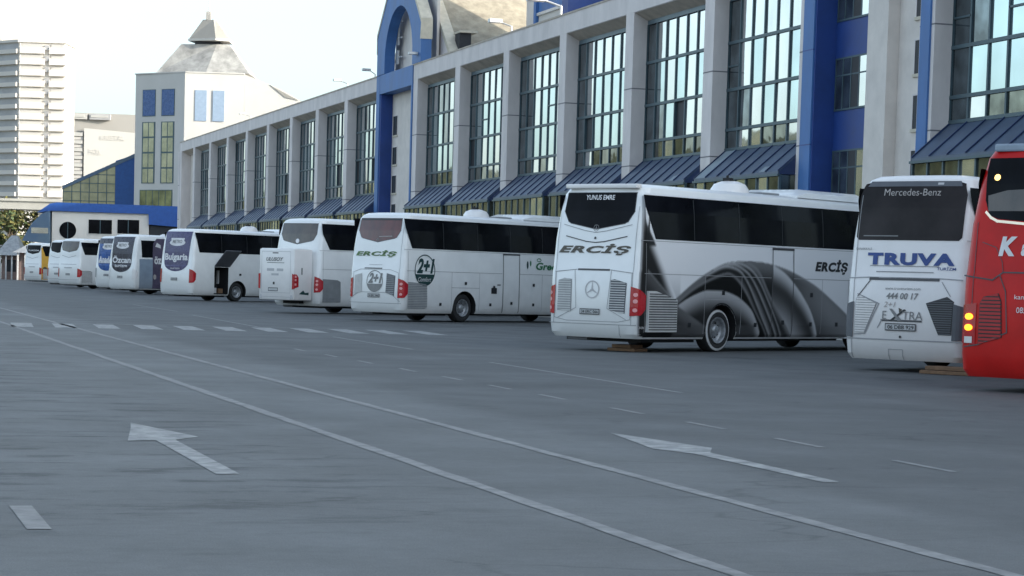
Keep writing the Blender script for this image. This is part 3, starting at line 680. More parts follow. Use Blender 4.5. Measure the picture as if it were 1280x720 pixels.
def coach_purple_side():
    r = bus_root(17.73, 141.44, 'white coach with dark plum print on rear and grey blue and plum side panels')
    L = 12.4; S = Shape(L)
    common(S, r, L, 'white paint', vent=False, seams=False, door=False, ac=False, sw=[(.62,3.36),(.66,2.3),(2.0,2.3),(2.0,3.36)])
    P = Patch(S, 'right', .006); P.poly([(.45,.36),(1.55,.36),(1.55,2.2),(.45,2.2)], 'greyblue paint'); P.build('side_panel', r)
    P = Patch(S, 'right', .010); P.poly([(1.53,.36),(2.62,.36),(2.62,.6),(2.62,1.0),(L-1,1.4),(L-1,3.5),(1.9,3.5),(1.6,3.2),(1.53,2.6)], 'plum wrap'); o = P.build('side_wrap', r)
    P = Patch(S, 'right', .016); P.text('öz', 1.95, 2.15, .5, 'ink white', w=.6, bold=.04); P.poly([(1.75,3.0),(2.2,2.9),(2.2,3.1),(1.9,3.25)], 'ink white'); P.ell(1.7,1.1,.12,.16,'ink pale grey'); P.build('wrap_text', o)
    o = wrap_rear(S, r, 'dark wrap', z0=1.85, zb=1.35, word='Özcan', wordz=2.15)
    Patch(S,'rear',.02).text('turizm', .0, 1.75, .18, 'ink white', w=1.2, bold=.02).build('wrap_text', o)
    plate(S, r, -.05, 1.05, .5, .15, '34 MTR 11'); lamp_cluster(S, r, .92, 1.6, mat_='warm white paint', dots=False)
coach_purple_side()

def coach_blue():
    r = bus_root(18.02, 151.22, 'white coach with a bright blue print covering its rear end')
    L = 12.4; S = Shape(L)
    common(S, r, L, 'white paint', vent=False, seams=False, door=False, ac=False)
    o = wrap_rear(S, r, 'blue wrap', z0=1.9, zb=1.40, word='Anadolu', wordz=2.15); P = Patch(S, 'rear', .011); P.poly([(-1,3.2),(1,3.2),(1,3.56),(-1,3.56)], 'dark wrap'); P.poly([(-.9,1.9),(.9,1.9),(.9,2.1),(-.9,2.1)], 'ink faint'); P.build('window_band', o)
    plate(S, r, 0, 1.12, .5, .14, '34 MTR 22'); lamp_cluster(S, r, .95, 1.6, mat_='slat grey', dots=False)
coach_blue()

def plain_coach(x, y, label, rw='bus glass', extra=None, paint='white paint', dome=True):
    r = bus_root(x, y, label); L = 12.2; S = Shape(L)
    common(S, r, L, paint, seams=False, door=False, ac=False, dome=dome)
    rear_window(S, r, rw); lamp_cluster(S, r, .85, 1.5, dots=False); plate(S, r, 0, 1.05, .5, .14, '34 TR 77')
    P = Patch(S, 'rear', .01); P.line([(-.9,1.8),(.9,1.8)], .03, 'seam grey'); P.line([(-1.1,.65),(1.1,.65)], .02, 'seam grey'); P.line([(-.8,2.45),(0,2.3),(.8,2.45)], .03, 'seam grey')
    P.poly([(-.45,1.5),(.45,1.5),(.45,1.58),(-.45,1.58)], 'ink faint'); P.build('panel_joint', r)
    if extra: extra(S, r)
    return r
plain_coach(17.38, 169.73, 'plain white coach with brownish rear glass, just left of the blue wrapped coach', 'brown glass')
plain_coach(17.60, 180.6, 'plain white coach mostly hidden behind the left edge of another plain white coach')
def yel(S, r):
    P = Patch(S, 'right', .006); P.poly([(.12,.4),(2.5,.4),(2.5,1.2),(5.5,1.4),(5.5,2.4),(2.0,3.3),(.14,3.3)], 'yellow paint'); o = P.build('side_wrap', r)
    P = Patch(S, 'right', .012); P.poly([(1.5,.4),(2.62,.4),(2.62,1.0),(3,1.9),(1.5,1.7)], 'slat grey'); P.ell(.5,1.2,.3,.35,'ink brown'); P.build('wrap_print', o)
    P = Patch(S, 'rear', .011); P.text('TURİZM', 0, 3.05, .16, 'ink white', w=1.5, bold=.02).build('window_text', r)
plain_coach(18.13, 208.82, 'farthest coach in the row, white behind with a yellow side', extra=yel, dome=False)

def coach_truva():
    r = bus_root(19.36, 37.85, 'white coach lettered TRUVA in blue below a wide dark rear window')
    L = 12.2; S = Shape(L, top=3.70, bot=.22)
    common(S, r, L, 'warm white paint', vent=True)
    P = Patch(S, 'rear'); P.poly([(-1.06,2.46),(-1.12,2.52),(-1.13,3.3),(-1.06,3.52),(-.9,3.56),(.9,3.56),(1.06,3.52),(1.13,3.3),(1.12,2.52),(1.06,2.46)][::-1], 'smoke glass'); P.build('rear_window', r)
    P = Patch(S, 'rear', .012); P.poly([(-1.0,3.47),(1.0,3.47),(.95,3.57),(-.95,3.57)], 'slat dark'); P.build('window_band', r); P = Patch(S, 'rear', .014); P.poly([(.5,3.5),(.62,3.5),(.62,3.54),(.5,3.54)], 'ink faint'); P.build('sticker', r); P = Patch(S, 'rear', .012); P.line([(-.95,2.54),(-.2,2.54)], .018, 'ink grey'); P.build('window_print', r)
    Patch(S, 'rear', .014).text('Mercedes-Benz', 0.0, 3.36, .13, 'ink pale grey', w=1.2).build('window_text', r)
    P = Patch(S, 'rear', .014); P.text('TRUVA', 0.10, 2.11, .23, 'ink blue', w=1.84, bold=.055, space=1.15); P.build('rear_lettering', r)
    P = Patch(S, 'rear', .014); P.text('ÇANAKKALE', -.92, 2.29, .05, 'ink grey', w=.36); P.build('small_lettering', r); P = Patch(S, 'rear', .014); P.text('TURİZM', .86, 1.95, .07, 'ink blue', w=.38, bold=.01); P.build('small_lettering', r); P = Patch(S, 'rear', .014); P.text('www.truvaturizm.com', 0, 1.56, .05, 'ink grey', w=.75); P.build('web_address', r); P = Patch(S, 'rear', .014); P.text('444 00 17', 0, 1.42, .12, 'ink grey', w=.68, shear=.2, bold=.015)
    P.build('phone_number', r); P = Patch(S, 'rear', .014); P.text('2+1', -.26, 1.26, .10, 'ink pale grey', w=.26, shear=.25); P.text('E', -.36, 1.06, .15, 'ink grey'); P.text('TRA', .24, 1.06, .15, 'ink grey', w=.42)
    P.poly([(-.26,1.18),(-.2,1.18),(0.02,.97),(-.06,.95)], 'ink grey'); P.poly([(.06,1.18),(.1,1.16),(-.18,.96),(-.26,.95)], 'ink black'); P.poly([(-.06,1.2),(.02,1.17),(-.04,1.1)], 'ink brown'); P.build('small_lettering', r)
    P = Patch(S, 'rear', .010)
    P.line([(-1.2,1.74),(-.75,1.76),(.75,1.76),(1.2,1.74)], .02, 'seam grey'); P.line([(-.72,1.735),(.72,1.735)], .05, 'seam dark')
    P.line([(-.75,1.98),(.7,1.98)], .014, 'seam grey'); P.line([(-.6,1.87),(.6,1.87)], .018, 'seam grey'); P.line([(-1.08,.62),(-1.08,3.3)], .012, 'seam grey'); P.line([(-1.24,.60),(1.24,.60)], .022, 'seam grey')
    P.line([(-.72,1.70),(-.98,1.40)], .018, 'seam dark'); P.line([(-.98,1.44),(-.50,1.27),(-.78,.70),(-1.02,.68)], .022, 'seam grey'); P.line([(.8,1.70),(.98,1.44)], .014, 'seam grey')
    P.line([(-.42,.96),(.42,.96)], .035, 'seam dark'); P.line([(-.42,.96),(-.5,.82)], .02, 'seam grey'); P.line([(-.25,.22),(-.25,.42),(.05,.42),(.05,.22)], .012, 'seam grey'); P.line([(-1.08,.24),(-1.08,.6)], .016, 'seam grey')
    P.build('panel_joint', r)
    louvre('engine_grille', S, r, 'rear', [(-1.02,.72),(-.78,.72),(-.54,1.27),(-.92,1.42),(-1.02,1.36)], 15, 'seam grey', 'warm white paint', gap=.25)
    louvre('engine_grille', S, r, 'rear', [(.78,.72),(1.04,.72),(1.06,1.34),(.92,1.43),(.50,1.30)], 17, 'ink black', 'slat dark', gap=.5)
    plate(S, r, 0.0, .84, .66, .14, '06 DBB 929'); P = Patch(S, 'rear', .014); P.ell(0,.66,.025,.025,'ink black',10); P.build('lid_lock', r)
    lamp_cluster(S, r, .62, 1.3, dots=False, mat_='slat dark', side=.05)
coach_truva()

def coach_red():
    r = bus_root(17.61, 30.21, 'glossy red coach at the right edge with its amber tail lamp lit')
    L = 12.6; S = Shape(L, top=3.86, bot=.22, slim=1.0)
    # rebuild the shoulders: rear corners lean inwards more than on the other coaches
    S.hw = [1.19,1.25,1.272,1.275,1.275,1.27,1.23,1.16,1.09,1.02,.92,.65]
    common(S, r, L, 'red paint', grille='slat red', gback='ink black')
    P = Patch(S, 'rear'); pts = [(-.98,3.60),(-1.0,3.4),(-.97,2.95),(-.88,2.72),(-.72,2.66),(0,2.60),(.72,2.66),(.88,2.72),(.97,2.95),(1.0,3.4),(.98,3.60)]
    P.poly(pts, 'bus glass'); o = P.build('rear_window', r)
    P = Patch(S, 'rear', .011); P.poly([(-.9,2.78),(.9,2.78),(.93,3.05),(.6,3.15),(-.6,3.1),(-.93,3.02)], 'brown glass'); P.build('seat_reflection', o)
    P = Patch(S, 'rear', .016); P.line([(-.93,2.76),(-.84,2.68),(-.72,2.625),(0,2.565),(.72,2.625),(.93,2.76)], .04, 'strip lit'); P.build('light_strip', r)
    P = Patch(S, 'rear', .016); P.ell(-.80,3.30,.055,.05,'bulb lit',14); P.build('interior_lamp', o)
    sp = MB(); sp.box((-.92,.30,3.70),(.92,.5,3.82),'greyblue paint'); sp.build('spoiler', r, bevel=.03)
    P = Patch(S, 'rear', .014); P.text('K', -.50, 2.24, .30, 'ink white', w=.31, shear=.2, bold=.05); P.text('amil Koç', .28, 2.20, .32, 'ink white', w=1.1, shear=.2, bold=.04); P.build('rear_lettering', r)
    P = Patch(S, 'rear', .014); P.text('kamilkoc.com.tr', .08, 1.47, .07, 'ink white', w=.8); P.text('0850 222 00 02', .1, 1.27, .09, 'ink white', w=.75); P.build('small_lettering', r)
    P = Patch(S, 'rear', .010)
    P.line([(-1.22,1.78),(-.72,1.72),(-.55,1.84),(.55,1.84),(.72,1.72),(1.22,1.78)], .022, 'seam dark'); P.line([(-1.16,.68),(-.92,.72),(-.42,.92),(-.48,1.55),(-.6,1.8)], .018, 'seam dark')
    P.line([(-1.06,.7),(-1.06,2.6)], .012, 'seam dark'); P.line([(-.95,2.3),(-.7,2.22),(-.58,2.0),(-.55,1.84)], .012, 'seam dark'); P.build('panel_joint', r)
    b = MB(); 
    louvre('engine_grille', S, r, 'rear', [(-.92,.72),(-.50,.84),(-.54,1.40),(-.60,1.52),(-.86,1.46),(-.92,1.36)], 14, 'ink black', 'slat red', gap=.35)
    louvre('engine_grille', S, r, 'rear', [(.92,.72),(.50,.84),(.54,1.40),(.60,1.52),(.86,1.46),(.92,1.36)], 14, 'ink black', 'slat red', gap=.35)
    for sg in (-1, 1):
        P = Patch(S, 'corner', .012); P.sg = sg; P.poly([(-.10,.72),(.22,.74),(.30,1.0),(.22,1.32),(-.10,1.36)], 'lamp red'); o = P.build('tail_light', r)
        for z in (1.15, .98): P = Patch(S, 'corner', .02); P.sg = sg; P.ell(.02,z,.075,.05,'amber lit' if sg < 0 else 'lamp pink',14); P.build('lens', o)
        P = Patch(S, 'corner', .02); P.sg = sg; P.poly([(-.05,.74),(.09,.74),(.09,.84),(-.05,.84)], 'lamp clear'); P.build('lens', o)
coach_red()

# timber blocks left behind the wheels
def plank(x, y, rz, w, d, h, label):
    b = MB(); b.box((-w/2,-d/2,.005),(w/2,d/2,h/2-.004),'timber'); b.box((-w/2+.1,-d/2+.03,h/2+.004),(w/2-.12,d/2-.02,h),'timber')
    o = b.build('timber_block', None, bevel=.01); o.location = (x,y,0); o.rotation_euler = (0,0,rz)
    tag(o, label, 'wood block', 'timber blocks under the coaches')
plank(17.2, 47.2, -BUS_AZ, .75, .5, .15, 'brown timber block on the ground under the back of the mural coach')
plank(19.9, 37.0, -BUS_AZ, 1.2, .5, .15, 'brown timber block under the back of the TRUVA coach')

# ------------------------------------------------------------------ terminal building
LB, S0, WP = 8.592, 120.81, .93
XF, XG, XA = 31.0, 31.6, 30.4
def Yk(k): return S0+k*LB
ZB, ZT = 12.38, 13.24
term = empty('terminal_building', (XF, 100, 0), 0, 'long concrete bus terminal with tall gridded windows, blue portals and blue awnings', 'building')
OFF = Vector((-XF,-100,0))
def T(mb, name, parent=term, **k):
    mb.v = [tuple(Vector(p)+OFF) for p in mb.v]; return mb.build(name, parent, **k)
w = MB(); w.box((XG+.25,-60,0),(78,206,13.0),'cream panel'); T(w,'wall')
w = MB(); w.box((64,176,0),(96,205.9,24.6),'cream panel'); T(w,'shade_block')  # hidden block added behind the terminal to throw shade on the pavilion
def beam(y0, y1, name='roof_beam'):
    b = MB(); n = max(1, int((y1-y0)/LB+.5))
    # profile with a sloping soffit
    prof = [(XF,ZB),(XF,ZT),(XG+1.6,ZT),(XG+1.6,12.08),(XG,12.08)]
    b.prism([(x,y0,z) for x,z in prof], (0,y1-y0,0), 'concrete panel')
    T(b, name)
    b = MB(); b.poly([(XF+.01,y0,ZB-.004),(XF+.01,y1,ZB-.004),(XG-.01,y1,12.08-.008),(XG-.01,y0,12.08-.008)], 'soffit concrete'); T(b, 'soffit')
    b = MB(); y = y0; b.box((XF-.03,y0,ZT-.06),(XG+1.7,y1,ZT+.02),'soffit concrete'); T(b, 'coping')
beam(Yk(1)+.0, 205.9); beam(Yk(-6), Yk(0)); beam(-60, Yk(-7))
def pier(k, y1=None, w_=WP):
    y1 = Yk(k) if y1 is None else y1; b = MB(); b.box((XF+.003,y1-w_,0),(XG+.3,y1,ZB+.02),'concrete panel')
    for z in (9.35, 6.25): b.box((XF-.002,y1-w_-.002,z-.022),(XG-.01,y1+.002,z+.022),'joint')
    T(b, 'pier')
TRANS = [11.90,10.37,8.67,7.22,6.5]
MULL = 7
def bay(k):
    y1 = Yk(k)-WP; y0 = Yk(k-1); W = y1-y0; rnd = random.Random(k*31+5)
    f = MB(); x = XG
    f.box((x,y0,TRANS[0]),(x+.14,y1,12.09),'header steel')
    for i in range(MULL+1):
        y = y0+W*i/MULL; f.box((x-.02,y-.045,6.45),(x+.1,y+.045,TRANS[0]),'mullion')
    for z in TRANS[1:]: f.box((x-.035,y0,z-.055),(x+.1,y1,z+.055),'mullion')
    for i in range(MULL):        # a few rows have an extra half rail
        if rnd.random() < .12:
            y = y0+W*i/MULL; z = (TRANS[1]+TRANS[2])/2; f.box((x-.02,y,z-.03),(x+.1,y+W/MULL,z+.03),'mullion')
    fr = T(f, 'window')
    g = MB()
    for i in range(MULL):
        for j in range(4):
            ya, yb = y0+W*i/MULL+.04, y0+W*(i+1)/MULL-.04; za, zb = TRANS[j+1]+.05, TRANS[j]-.05
            t = rnd.uniform(-.006,.006); t2 = rnd.uniform(-.006,.006); q = rnd.random()
            m = ('pane pale' if j in (0,) else 'pane cyan') if q > .25 else ('pane pale' if q > .08 else 'pane grey')
            if j == 3 and q < .5: m = 'pane green'
            if j == 3 and q >= .5: m = 'pane pale'
            if i == MULL-1: m = 'pane grey'
            if q < .035 and j in (0,2): m = 'dark opening'
            xx = x+.03
            if m == 'dark opening': xx += .05
            g.poly([(xx+t,ya,za),(xx+t2,yb,za),(xx-t,yb,zb),(xx-t2,ya,zb)], m)
    T(g, 'glass', fr)
    if not (-9 <= k <= 10): return
    a = MB(); zt, zl = 6.50, 5.40
    a.prism([(XG+.05,y0+.03,zt),(XA,y0+.03,zl),(XA,y0+.03,zl-.10),(XG+.05,y0+.03,zt-.14)], (0,W-.06,0), 'awning blue')
    n = 7
    for i in range(n+1):
        y = y0+.05+(W-.1)*i/n; d = .04
        a.prism([(XG+.05,y-.025,zt+.002),(XA-.01,y-.025,zl+.002),(XA-.01,y-.025,zl+.05),(XG+.05,y-.025,zt+.05)], (0,.05,0), 'awning side')
    if k in (-5,-9): a.prism([(XG+.05,y1-1.1,zt+.004),(XA,y1-1.1,zl+.004),(XA,y1-1.1,zl+.02),(XG+.05,y1-1.1,zt+.02)], (0,.95,0), 'awning pale')
    if k in (-3,-4,-5): a.prism([(XG-.55,y0+1.15,zt-.587),(XA+.02,y0+1.15,zl+.021),(XA+.02,y0+1.15,zl+.04),(XG-.55,y0+1.15,zt-.567)], (0,.55,0), 'awning pale')
    o = T(a, 'awning')
    s = MB(); s.prism([(XG+.05,y0,zt-.06),(XA+.03,y0,zl-.02),(XA+.03,y0,zl-.1),(XG+.05,y0,zl-.1)], (0,.035,0), 'awning side'); s.prism([(XG+.05,y1-.035,zt-.06),(XA+.03,y1-.035,zl-.02),(XA+.03,y1-.035,zl-.1),(XG+.05,y1-.035,zl-.1)], (0,.035,0), 'awning side')
    s.box((XA-.05,y0-.02,zl-.16),(XA+.03,y1+.02,zl-.085),'mullion'); T(s, 'side_cheek', o)
    l = MB(); 
    for i in range(9): y = y0+.04+(W-.08)*i/8; l.box((XA+.02,y-.04,.0),(XA+.1,y+.04,zl-.1),'mullion')
    l.box((XA+.02,y0,2.9),(XA+.12,y1,3.05),'mullion'); l.box((XA+.02,y0,0),(XA+.12,y1,.3),'mullion')
    lo = T(l, 'lower_window')
    g = MB()
    for i in range(8):
        t = rnd.uniform(-.01,.01); ya, yb = y0+.08+(W-.08)*i/8, y0+(W-.08)*(i+1)/8
        g.poly([(XA+.06+t,ya,.3),(XA+.06-t,yb,.3),(XA+.06-t,yb,zl-.12),(XA+.06+t,ya,zl-.12)], 'pane green' if rnd.random() < .7 else 'pane pale')
    g.poly([(XA+.06,y0+.02,.0),(XG+.2,y0+.02,.0),(XG+.2,y0+.02,zl-.12),(XA+.06,y0+.02,zl-.12)], 'pane green'); g.poly([(XA+.06,y1-.02,.0),(XG+.2,y1-.02,.0),(XG+.2,y1-.02,zl-.12),(XA+.06,y1-.02,zl-.12)], 'pane green')
    T(g, 'glass', lo)
for k in range(-10, 11):
    if k in (1, -6): continue
    if k <= 9: bay(k) if k not in (1,-6) else None
for k in range(-12, 11):
    if k in (-6,1): continue
    pier(k)
pier(1, w_=.12); pier(-6, w_=.35)

# left portal with its arch
yA, yB = Yk(0)+.02, Yk(1)-.14
p = MB(); p.box((XF-.06,yB-.78,0),(XF+.75,yB,13.2),'portal blue'); T(p,'pilaster')
p = MB(); p.box((XF+.0,yB-1.0,0),(XF+.7,yB-.785,12.1),'deep blue'); T(p,'reveal')
p = MB(); p.box((XF-.055,yA,0),(XF+.6,yA+.25,13.2),'portal blue'); T(p,'pilaster')
p = MB(); p.box((XF-.05,yA+.252,12.13),(XF+.7,yB-.782,13.22),'portal blue'); T(p,'portal_beam')
def small_windows(y0, y1, x, zs, wall='cream panel'):
    b = MB(); ys = (y0+.0, y1)
    for z0, z1 in zs:
        f = MB(); f.box((x-.05,y0-.08,z0-.1),(x+.1,y1+.08,z0),'verge cream'); f.box((x-.02,y0-.06,z0),(x+.05,y0,z1),'concrete panel'); f.box((x-.02,y1,z0),(x+.05,y1+.06,z1),'concrete panel'); f.box((x-.02,y0-.06,z1),(x+.05,y1+.06,z1+.06),'concrete panel')
        o = T(f,'window'); g = MB(); g.box((x-.008,y0,z0),(x+.03,y1,z1),'dark opening'); g.box((x-.014,(y0+y1)/2-.03,z0),(x-.006,(y0+y1)/2+.03,z1),'mullion'); T(g,'glass',o)
ZS = [(9.75,10.85),(8.05,9.05),(6.4,7.4),(4.75,5.75),(3.1,4.1)]
p = MB(); p.box((XF+.71,yA+.9,0),(XG+.5,yB-.9,12.2),'cream panel'); T(p,'portal_wall'); small_windows(127.0, 128.0, XF+.7, ZS)
p = MB(); p.box((XF+.45,yA+.26,0),(XG+.5,yA+1.3,12.12),'header steel'); T(p,'glazed_strip')
# arch frame (gabled outline, arched opening)
yc = 124.25; h0 = 13.22
def framed(outer, inner, x0, x1, m, name, parent=term):
    bm = bmesh.new(); 
    ov = [bm.verts.new((x0,y,z)) for y,z in outer]; iv = [bm.verts.new((x0,y,z)) for y,z in inner]; n = len(outer); faces = []
    for i in range(n-1): faces.append(bm.faces.new((ov[i],ov[i+1],iv[i+1],iv[i])))
    r = bmesh.ops.extrude_face_region(bm, geom=faces); vs = [v for v in r['geom'] if isinstance(v, bmesh.types.BMVert)]
    bmesh.ops.translate(bm, verts=vs, vec=(x1-x0,0,0)); bmesh.ops.recalc_face_normals(bm, faces=bm.faces)
    me = bpy.data.meshes.new(name); bmesh.ops.translate(bm, verts=bm.verts, vec=OFF); bm.to_mesh(me); bm.free(); me.materials.append(MATS[m]); return link(name, me, parent)
n = 25; inner = []; outer = []
for i in range(n):
    a = math.pi*i/(n-1); inner.append((yc+3.2*math.cos(a) if 0 < i < n-1 else yc+3.2*math.cos(a), 13.9+2.9*math.sin(a)))
def gable_hit(a):     # outer outline point seen from the arch centre in direction a
    c, s = math.cos(a), math.sin(a); best = 1e9; P = (yc, 13.9); poly = [(yc+5.05,13.22),(yc+5.05,15.5),(yc,20.1),(yc-5.05,15.5),(yc-5.05,13.22)]
    for q0, q1 in zip(poly, poly[1:]):
        dx, dz = q1[0]-q0[0], q1[1]-q0[1]; det = c*(-dz)+s*dx
        if abs(det) < 1e-9: continue
        t = ((q0[0]-P[0])*(-dz)+(q0[1]-P[1])*dx)/det; u = (c*(q0[1]-P[1])-s*(q0[0]-P[0]))/det
        if t > 0 and -1e-6 <= u <= 1+1e-6: best = min(best, t)
    return (P[0]+c*best, P[1]+s*best)
outer = [gable_hit(math.pi*i/(n-1)) for i in range(n)]
inner = [(yc+3.2,13.25)]+inner+[(yc-3.2,13.25)]; outer = [(yc+5.05,13.25)]+outer+[(yc-5.05,13.25)]
framed(outer, inner, XF-.05, XF+.55, 'portal blue', 'arch_frame')
p = MB(); p.box((XF+.95,yc-4.6,13.26),(XF+1.1,yc+4.6,17.5),'cream panel'); p.box((XF+.93,yc-.05,13.5),(XF+.95,yc+.05,16.0),'soffit concrete'); T(p,'arch_infill')
p = MB()
for z in (14.2,15.3,16.2): p.tube((XF+.7,yc+3.1,z),(XF+.7,yc+2.2,z),.05,'lamp metal',6)
p.box((XF+.6,yc+2.75,13.8),(XF+.7,yc+3.0,14.6),'lamp metal'); p.box((XF+.6,yc+2.75,14.9),(XF+.7,yc+3.0,15.9),'lamp metal'); T(p,'arch_bracket')
for s in (-1, 1):        # cream rake strip along the frame edge and along the gable behind
    p = MB(); a = [(yc+s*5.09,15.5),(yc,20.15)]; p.prism([(XF-.08,a[0][0],a[0][1]-1.0),(XF-.08,a[0][0],a[0][1]+.12),(XF-.08,a[1][0],a[1][1]+.16),(XF-.08,a[1][0],a[1][1]-.05),(XF-.08,a[0][0]-s*.02,a[0][1]-.12),(XF-.08,a[0][0]-s*.16,a[0][1]-1.0)], (.66,0,0), 'verge cream'); T(p,'verge')
gx = 32.2; gh, ga = 7.1, 18.9
p = MB(); p.prism([(gx,yc+gh,13.2),(gx,yc,ga),(gx,yc-gh,13.2)], (.35,0,0), 'concrete panel'); T(p,'gable_wall')
p = MB()
for s in (-1,1): p.prism([(gx-.05,yc+s*(gh+.2),13.24),(gx-.05,yc,ga+.2),(gx-.05,yc,ga-.15),(gx-.05,yc+s*(gh-.25),13.24)], (.6,0,0), 'verge cream')
T(p,'gable_verge')
p = MB(); p.prism([(gx+.36,yc+gh,13.18),(gx+.36,yc,ga-.02),(gx+.36,yc-gh,13.18)], (16,0,0), 'roof slate'); T(p,'roof')
p = MB(); p.box((gx+.45,yc-gh+.35,13.8),(gx+1.1,yc-gh+1.25,14.75),'dark opening'); p.box((gx+.42,yc-gh+.1,14.75),(gx+1.4,yc-gh+1.5,14.85),'verge cream'); p.box((gx+.5,yc-gh+.0,13.2),(gx+1.3,yc-gh+.3,13.75),'verge cream'); T(p,'roof_vent')
# plant block further along the roof with its blue trim
p = MB(); p.box((36.2,115.5,13.0),(39.4,116.9,20.5),'cream panel'); T(p,'roof_block')
p = MB(); p.box((36.15,115.1,13.0),(36.5,115.48,20.5),'portal blue'); T(p,'blue_trim')
p = MB(); p.box((36.3,110.2,15.75),(39.4,115.08,20.5),'portal blue'); T(p,'blue_screen')
p = MB(); p.box((36.32,110.2,13.0),(39.4,115.08,15.6),'flat white'); T(p,'roof_block')
p = MB(); p.box((36.2,110.2,15.6),(39.4,115.08,15.75),'lamp metal'); T(p,'ledge')
p = MB(); p.box((36.0,109.2,13.0),(39.4,110.18,20.5),'deep blue'); T(p,'blue_trim')
p = MB(); p.prism([(39.6,116,13.1),(39.6,108,19.2),(39.6,92,13.1)], (14,0,0), 'roof slate'); T(p,'roof')

# right portal (its gable is above the photo)
yR, yL = Yk(-7), Yk(-6)
HT = 17.
p = MB(); p.box((XF-.05,68.08,0),(XF+.72,68.9,HT),'portal blue'); 
for z in (9.35,6.25): p.box((XF-.054,68.076,z-.02),(XF+.6,68.902,z+.02),'deep blue')
T(p,'pilaster')
p = MB(); p.box((XF+.002,67.98,0),(XF+.72,68.078,HT),'deep blue'); T(p,'reveal')
p = MB(); p.box((XF+.72,65.3,0),(XG+.6,67.98,HT),'deep blue'); T(p,'spandrel_wall')
for z0, z1 in ((10.3,11.7),(7.4,9.0),(4.4,6.0),(1.5,3.2)):
    f = MB(); x = XF+.7; f.box((x-.02,65.4,z0-.06),(x+.06,67.9,z0),'mullion'); f.box((x-.02,65.4,z1),(x+.06,67.9,z1+.06),'mullion')
    for y in (65.5,66.1,66.7,67.3,67.85): f.box((x-.02,y-.03,z0),(x+.06,y+.03,z1),'mullion')
    f.box((x-.015,65.4,(z0+z1)/2+.25),(x+.06,67.9,(z0+z1)/2+.3),'mullion'); o = T(f,'window')
    g = MB()
    for i,(a,b_) in enumerate(((65.5,66.1),(66.1,66.7),(66.7,67.3),(67.3,67.85))): g.box((x-.008,a+.03,z0),(x+.02,b_-.03,z1),['pane pale','dark opening','pane grey','pane grey'][i])
    T(g,'glass',o)
p = MB(); p.box((XF-.01,62.75,0),(XG+.6,64.15,HT),'cream panel'); T(p,'projecting_wall')
p = MB(); p.box((XF+.38,60.55,0),(XG+.6,62.74,HT),'cream panel'); T(p,'portal_wall'); small_windows(60.98,61.62,XF+.37,[(11.4,12.4)]+ZS)
p = MB(); p.box((XF-.06,59.93,0),(XF+.7,60.53,HT),'portal blue'); T(p,'blue_fin')
p = MB(); p.box((XG+.2,60,13.0),(60,69,HT),'cream panel'); T(p,'portal_mass')
# end pilaster of the terminal next to the tower
p = MB(); p.box((XF+.003,204.8,0),(XG+.6,205.9,ZB),'concrete panel'); T(p,'end_pier')

# floodlights on the parapet
def flood(x, y, z, s, flip, label):
    b = MB(); b.tube((0,0,0),(0,0,.35*s),.04*s,'lamp metal',8); b.tube((0,0,.33*s),(-.5*s,flip*.35*s,.55*s),.035*s,'lamp metal',8)
    b.box((-.95*s,flip*.3*s-.18*s,.48*s),(-.4*s,flip*.3*s+.18*s,.64*s),'lamp metal'); o = b.build('floodlight', None, bevel=.015)
    o.location = (x,y,z); tag(o, label, 'floodlight', 'floodlights along the roof edge'); return o
flood(31.3, 103.4, ZT, 1.1, 1, 'white floodlight on the roof edge in front of the stone coloured roof slope')
flood(31.3, 95.9, ZT, 1.5, 1, 'large white floodlight on the roof edge beside the blue roof trim')
flood(31.3, 119.6, ZT, .9, 1, 'small floodlight on the roof edge at the right foot of the blue arch')
flood(31.3, 131.2, ZT, .9, -1, 'small floodlight on the roof edge at the left foot of the blue arch')
flood(31.3, 138.6, ZT, .9, 1, 'small floodlight alone on the roof edge left of the blue arch')
flood(31.3, 172., ZT, .9, 1, 'farthest small floodlight on the roof edge near the white tower')

# ------------------------------------------------------------------ corner tower beyond the terminal
def cam_root(name, px, depth, label, cat, rz=0., group=None):
    p = far(px, 340, depth); return empty(name, (p.x, p.y, 0), -YAW+rz, label, cat, group)
TD = 250.
tw = cam_root('corner_tower', 227, TD, 'white corner tower with blue windows, weathered hipped roof and a capped spire', 'building')
k = FOC/TD                                  # pixels per metre at that distance
def hz(py, px=232, kk=None, d=TD): return CH+((326.7+.0283*(px+220))-py)/(FOC/d)
zt = hz(93); 
def P2(x, y): return (x, y)
gd = Vector((-math.cos(R(36)), math.sin(R(36))))*7.7
A = (0.,0.); B_ = (6.6,.1); Cc = (6.6,13.); Dd = (gd.x+2.,13.); G = (gd.x, gd.y)
def pr(plan, z0, z1, m, mb=None):
    mb = mb or MB(); n = len(plan)
    lo = [(x,y,z0) for x,y in plan]; hi = [(x,y,z1) for x,y in plan]; mb.prism(lo, (0,0,z1-z0), m); return mb
pr([A,B_,Cc,Dd,G], 0, zt, 'plaster white').build('wall', tw)
